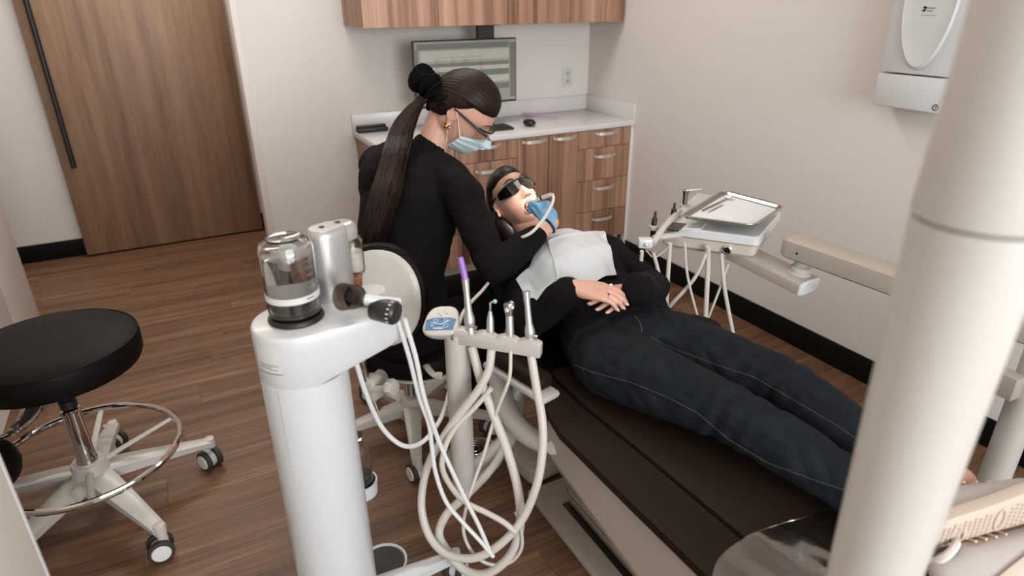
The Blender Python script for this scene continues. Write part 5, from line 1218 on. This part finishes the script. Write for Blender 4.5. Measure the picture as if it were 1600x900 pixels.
def seam(name, pts, r_, m, dash=False):
    P = on(je_b, pts, .0008)
    if len(P) < 3: return
    g = G()
    if dash:
        for i in range(0, len(P) - 1, 1): g.tube([P[i], P[i].lerp(P[i + 1], .62)], r_, 5)
    else: g.tube(P, r_, 6)
    o = obj(name, g, m, je); 
    if dash: o['kind'] = 'stuff'
seam('side_seam', [(880, 566), (930, 586), (985, 600), (1040, 622), (1090, 648), (1140, 690), (1200, 726), (1270, 752), (1330, 772)], .0013, 'denim')
seam('stitching', [(880, 563), (930, 583), (985, 597), (1040, 619), (1090, 645), (1140, 687), (1200, 723), (1270, 749), (1330, 769)], .0009, 'stitch', True)
seam('inner_stitching', [(1018, 528), (1060, 548), (1120, 570), (1180, 590), (1240, 625), (1300, 660), (1345, 690)], .0009, 'stitch', True)
seam('fly_stitching', [(992, 494), (999, 502), (1003, 514), (1001, 524)], .0011, 'stitch')
# shoes
def shoe(lbl, c0, toe, nrm, sc_=1.0):
    toe = V(toe).normalized(); up_ = -V(nrm); up_ = (up_ - toe * up_.dot(toe)).normalized(); lat = up_.cross(toe)
    t = thing('shoe', lbl, 'shoe', c0)
    Ls = [(-.13, .020, .040, .07), (-.122, .030, .05, .09), (-.09, .036, .055, .10), (-.04, .036, .056, .095), (0, .037, .057, .082), (.05, .043, .06, .066), (.09, .046, .06, .055), (.122, .038, .055, .045), (.138, .018, .045, .035)]
    P = lambda x_, y_, z_: c0 + (toe * x_ + lat * y_ + up_ * z_) * sc_
    up_r = []; so = []
    for x_, w_, z0, h_ in Ls:
        up_r.append([P(x_, w_ * math.cos(a) * (.94 if math.sin(a) > 0 else 1), .022 + (h_ - .022) * max(0, math.sin(a)) ** .8 - .004 * (math.sin(a) < 0)) for a in (2 * pi * j / 20 for j in range(20))])
        so.append([P(x_, (w_ + .004) * c_, z_) for c_, z_ in ((-1, .024), (-1.04, .014), (-1, .002), (-.8, -.003), (.8, -.003), (1, .002), (1.04, .014), (1, .024))])
    obj('upper', G().loft(up_r), 'shoe_mesh', t, 60)
    s_ = obj('sole', G().loft(so), 'shoe_sole', t, 40)
    g = G()
    for i in range(21):
        for j in range(6):
            x_ = -.112 + i * .0112; w_ = np.interp(x_, [q[0] for q in Ls], [q[1] for q in Ls]) * .8; y_ = -w_ + (j + .5 + .5 * (i % 2)) * w_ / 3.2
            if abs(y_) < w_ and not (abs(x_ - .01) < .02): g.lathe([(.001, 0), (.0042, 0), (.003, .0025), (.001, .0027)], P(x_, y_, -.003), -up_, 8)
    o = obj('tread', g, 'shoe_sole', s_); o['kind'] = 'stuff'
    for k, (x_, L_) in enumerate(((.01, .028), (-.085, .02), (.10, .02))):
        F_ = Matrix((lat, toe, -up_)).transposed(); q = G(); P_ = [P(x_ + .010 * math.sin(a), L_ * math.cos(a), -.0035) for a in np.linspace(0, 2 * pi, 25)]
        obj('sole_ring', q.tube(P_, .0026, 8), 'shoe_sole', s_)
    obj('heel_cup', G().loft([[P(x_, w_ * 1.03 * math.cos(a), .02 + .05 * max(0, math.sin(a))) for a in np.linspace(-.2, pi + .2, 16)] for x_, w_ in ((-.128, .024), (-.11, .035), (-.08, .0375))], closed=False), 'shoe_pink', t)
    obj('eyestay', G().loft([[P(x_, y_ * (.75 + .1 * (x_ < 0)), np.interp(x_, [q[0] for q in Ls], [q[3] for q in Ls]) + .0015 - abs(y_) * .35) for y_ in np.linspace(-.028, .028, 9)] for x_ in np.linspace(-.03, .075, 8)], closed=False), 'shoe_pink', t)
    for k in range(4): x_ = -.02 + k * .022; z_ = np.interp(x_, [q[0] for q in Ls], [q[3] for q in Ls]); obj('lace', G().tube([P(x_, -.024, z_ - .006), P(x_ + .004, 0, z_ + .004), P(x_ + .010, .024, z_ - .006)], .0024, 8, 4), 'shoe_lace', t)
    bx = -.03; z_ = .095
    for s2 in (-1, 1): obj('lace_loop', G().tube([P(bx, 0, z_), P(bx + .012, s2 * .014, z_ + .016), P(bx + .004, s2 * .034, z_ + .018), P(bx - .008, s2 * .030, z_ + .008), P(bx, 0, z_)], .0024, 8, 5), 'shoe_lace', t)
    obj('collar_lining', G().torus(P(-.075, 0, .098), up_ - toe * .2, .03, .008, 28, 8), 'sock', t)
    return t
nr = (ID * .50 - IF * .72 - IR * .50).normalized()
shoe('pale pink running shoe with its studded sole facing out, upper of the pair', at(1552, 812, d=1.235), IR * .93 - ID * .22 + IF * .12, nr)
shoe('pale pink running shoe lying lowest at the bottom right edge', at(1575, 905, d=1.22), IR * .80 - ID * .35 + IF * .3, (ID * .80 - IF * .5 - IR * .2).normalized())
# hair, glasses, mouth
def pt_in(p):
    x, y, z = p
    if z > .02: return y > .066 - .5 * max(0, abs(x) - .045)
    if z > -.01: return y > .03 + .036 * (z + .01) / .03
    return y > -.1
hr = obj('hair', hair_cap(PM, V((0, .2, -1)), pt_in, .020, 180, 40, .0008, 9), 'dark_hair', pa_, 80)
for s_ in (-1, 1): obj('side_hair', G().ball(PM @ V((s_ * .062, -.075, -.055)), (.040, .075, .045), PM.to_3x3().normalized(), 24, 14), 'dark_hair', hr, 80)
g = G(); rs = np.random.RandomState(8)
for s_ in (-1, 1):
    for k in range(60):
        a = rs.rand(); y0_ = .07 - .14 * a; st_ = PM @ V((s_ * (.06 + .02 * math.sin(a * 3.0)), y0_, -.03 - .03 * rs.rand()))
        m_ = PM @ V((s_ * (.084 + .012 * rs.rand()), y0_ - .05, -.045 - .03 * rs.rand())); e_ = PM @ V((s_ * (.07 + .03 * rs.rand()), -.14 - .04 * rs.rand(), -.065 - .03 * rs.rand()))
        g.tube([st_, m_, e_], [.006, .007, .002], 5, 4)
o = obj('loose_hair', g, 'dark_hair', hr, 0); o['kind'] = 'stuff'
sg = thing('dark_glasses', 'dark wraparound protective glasses on the reclined person', 'glasses', PM @ V((0, .008, .1)))
phs = np.linspace(-1.12, 1.12, 49)
def ysg(ph):
    q = abs(ph) / 1.12; nose = .024 * math.exp(-(ph / .16) ** 2); return np.linspace(.027 - .007 * q ** 2, -.018 + nose + .018 * q ** 3, 9)
obj('wrap_lens', face_patch(PM, phs, ysg, lambda ph, k: .010 + .006 * math.exp(-(ph / .25) ** 2), 0, 0.0, .002), 'dark_lens', sg, 60)
obj('frame_top', G().tube([PM @ (V(head_pts([theta_for_y(.027 - .007 * (abs(p_) / 1.12) ** 2, p_)], [p_], 0, 0)[0]) * 1.11) for p_ in phs], .0026, 8), 'black_plastic', sg)
for s_ in (-1, 1): obj('temple_arm', G().tube([PM @ V((s_ * .083, .018, .045)), PM @ V((s_ * .088, .014, .01)), PM @ V((s_ * .086, .008, -.03))], [.006, .005, .0035], 8, 4, .5), 'black_plastic', sg)
cv = V((0, -.079, .073))
mo = obj('mouth', G().ball(PM @ cv, (.0185 * SP, .0165 * SP, .012), PM.to_3x3().normalized(), 24, 14), 'mouth_dark', pa_)
g = []
for k in range(8):
    a = (k - 3.5) * .27; obj('tooth', G().box(PM @ V((.0165 * math.sin(a), -.0655, .079 + .012 * math.cos(a))), (.0048, .0068, .0035), .0012, PM.to_3x3().normalized() @ Matrix.Rotation(a, 3, 'Y')), 'teeth', mo)
obj('tongue', G().ball(PM @ V((0, -.090, .078)), (.0135, .0062, .013), PM.to_3x3().normalized(), 20, 10), 'tongue', mo)
def lipring(sy_, y0_, a0, a1): return [PM @ V((.0205 * math.cos(a), y0_ + sy_ * math.sin(a), .099 - .0085 * abs(math.cos(a)) ** 2 - .002 * (math.sin(a) < 0))) for a in np.linspace(a0, a1, 17)]
obj('upper_lip', G().tube(lipring(.0165, -.077, 0, pi), [.0012 + .0030 * math.sin(a) for a in np.linspace(0, pi, 17)], 10), 'lips', pa_)
obj('lower_lip', G().tube(lipring(.0195, -.077, pi, 2 * pi), [.0012 + .0036 * math.sin(a) for a in np.linspace(0, pi, 17)], 10), 'lips', pa_)
for s_ in (-1, 1): obj('eyebrow', G().tube([PM @ V((s_ * x_, y_, z_)) for x_, y_, z_ in ((.014, .038, .1005), (.03, .043, .095), (.05, .038, .081))], [.002, .003, .0012], 8, 4), 'brow', pa_)
for s_ in (-1, 1): obj('nostril', G().ball(PM @ V((s_ * .0065, -.0435, .1155)), (.0034, .0024, .004), PM.to_3x3().normalized(), 10, 8), 'mouth_dark', pa_)
# nails and rings
for tips in (tr_[:4], tl_[:4]):
    for p, d_, dn_, r_ in tips:
        F_ = Matrix((d_.cross(dn_).normalized(), d_, dn_)).transposed(); obj('nail', G().ball(p + d_ * .002 + dn_ * (r_ * .55), (.0048, .0072, .0026), F_, 12, 8), 'nail', pa_)
t_n = V(rn); t_n = (t_n - rf * t_n.dot(rf)).normalized(); t_t = V(rt); t_t = (t_t - rf * t_t.dot(rf) - t_n * t_t.dot(t_n)).normalized()
for u, m, nm, lb in ((.028, 'pearl', 'pearl_ring', 'ring with large pale stone on the index finger of the folded hands'), (-.0095, 'silver', 'silver_ring', 'silver ring with small dark stone on the ring finger of the folded hands')):
    c_ = pRw + (rf * .100 + t_t * u * 1.12 - t_n * .0015) * 1.0; d_ = (rf - t_n * .2).normalized()
    r = thing('ring', lb, 'ring', c_); obj('band', G().torus(c_, d_, .0090, .0012, 24, 6), 'silver', r); obj('stone', G().ball(c_ + t_n * .0105, (.0048, .0048, .003) if m == 'pearl' else (.003, .003, .0025), None, 14, 8), 'pearl' if m == 'pearl' else 'dark_steel', r)
# paper bib: two layers draped over the chest, hanging on the body itself
def drape(name, poly, off, m, parent, n=46, wob=.003, seed=1):
    """sheet over the jumper inside a picture-shaped outline, laid where it really rests"""
    poly = np.array(poly, float); u = np.linspace(0, 1, n); rs = np.random.RandomState(seed); pts = {}
    W_ = [poly[0] * (1 - a) * (1 - b) + poly[1] * a * (1 - b) + poly[2] * a * b + poly[3] * (1 - a) * b for b in u for a in u]
    rows = []; last = None
    for j in range(n):
        row = []
        for i in range(n):
            px, py = W_[j * n + i]; h_ = None
            d = ray(px, py).normalized(); r = pt_b.ray_cast(EYE, d); r2 = bib_ex.ray_cast(EYE, d) if bib_ex else (None,)
            h_ = r[0]
            row.append(h_)
        rows.append(row)
    return rows
def sheet(name, corners, off, m, parent, n=40, seed=1, amp=.004, folds=()):
    """corners: world xy quad; height found by dropping onto the body from above, then relaxed like paper"""
    Q = [V((c[0], c[1], 0)) for c in corners]; H = np.zeros((n, n)); X = np.zeros((n, n, 2))
    for j in range(n):
        for i in range(n):
            a, b = i / (n - 1), j / (n - 1); p = Q[0] * (1 - a) * (1 - b) + Q[1] * a * (1 - b) + Q[2] * a * b + Q[3] * (1 - a) * b
            X[j, i] = (p.x, p.y); r = pt_b.ray_cast(V((p.x, p.y, 1.6)), V((0, 0, -1))); H[j, i] = r[0].z if r[0] is not None else .60
    B = H.copy(); H = H + off
    for _ in range(60):
        K = np.pad(H, 1, mode='edge'); H = np.maximum(B + off, .25 * (K[:-2, 1:-1] + K[2:, 1:-1] + K[1:-1, :-2] + K[1:-1, 2:]) - .0004)
    rs = np.random.RandomState(seed); A_, B_ = np.meshgrid(np.linspace(0, 1, n), np.linspace(0, 1, n))
    H = H + amp * (.5 + .5 * np.sin(7 * A_ + 4 * B_ + seed)) * np.sin(9 * B_ - 3 * A_ + seed) ** 2
    for (pos, ax_, h_) in folds: H = H + h_ * np.exp(-(((A_ if ax_ == 0 else B_) - pos) / .02) ** 2)
    top_ = [[V((X[j, i, 0], X[j, i, 1], H[j, i])) for i in range(n)] for j in range(n)]
    vs = [p for r in top_ for p in r] + [p - V((0, 0, .0008)) for r in top_ for p in r]; N = n * n; fs = []
    for j in range(n - 1):
        for i in range(n - 1):
            a = j * n + i; fs.append((a, a + 1, a + n + 1, a + n)); fs.append((a + N, a + n + N, a + n + 1 + N, a + 1 + N))
    for i in range(n - 1):
        for a, b in ((i, i + 1), ((n - 1) * n + i, (n - 1) * n + i + 1), (i * n, (i + 1) * n), (i * n + n - 1, (i + 1) * n + n - 1)): fs.append((a, b, b + N, a + N))
    return obj(name, G().add(vs, fs), m, parent, 60)
bb = thing('dental_bib', 'white paper dental bib spread over the reclined person\'s chest', 'bib', (1.08, 1.6, .8))
c1 = [at(800, 385, z=.80), at(975, 345, z=.80), at(968, 425, z=.79), at(880, 445, z=.80)]
sheet('lower_layer', [at(806, 430, z=.765), at(838, 463, z=.765), at(897, 441, z=.80), at(872, 375, z=.81)], .004, 'paper_lower', bb, 40, 2, .002)
sheet('upper_layer', [at(846, 374, z=.81), at(940, 352, z=.81), at(964, 421, z=.79), at(882, 438, z=.80)], .009, 'paper', bb, 44, 5, .006, ((.30, 1, .006),))
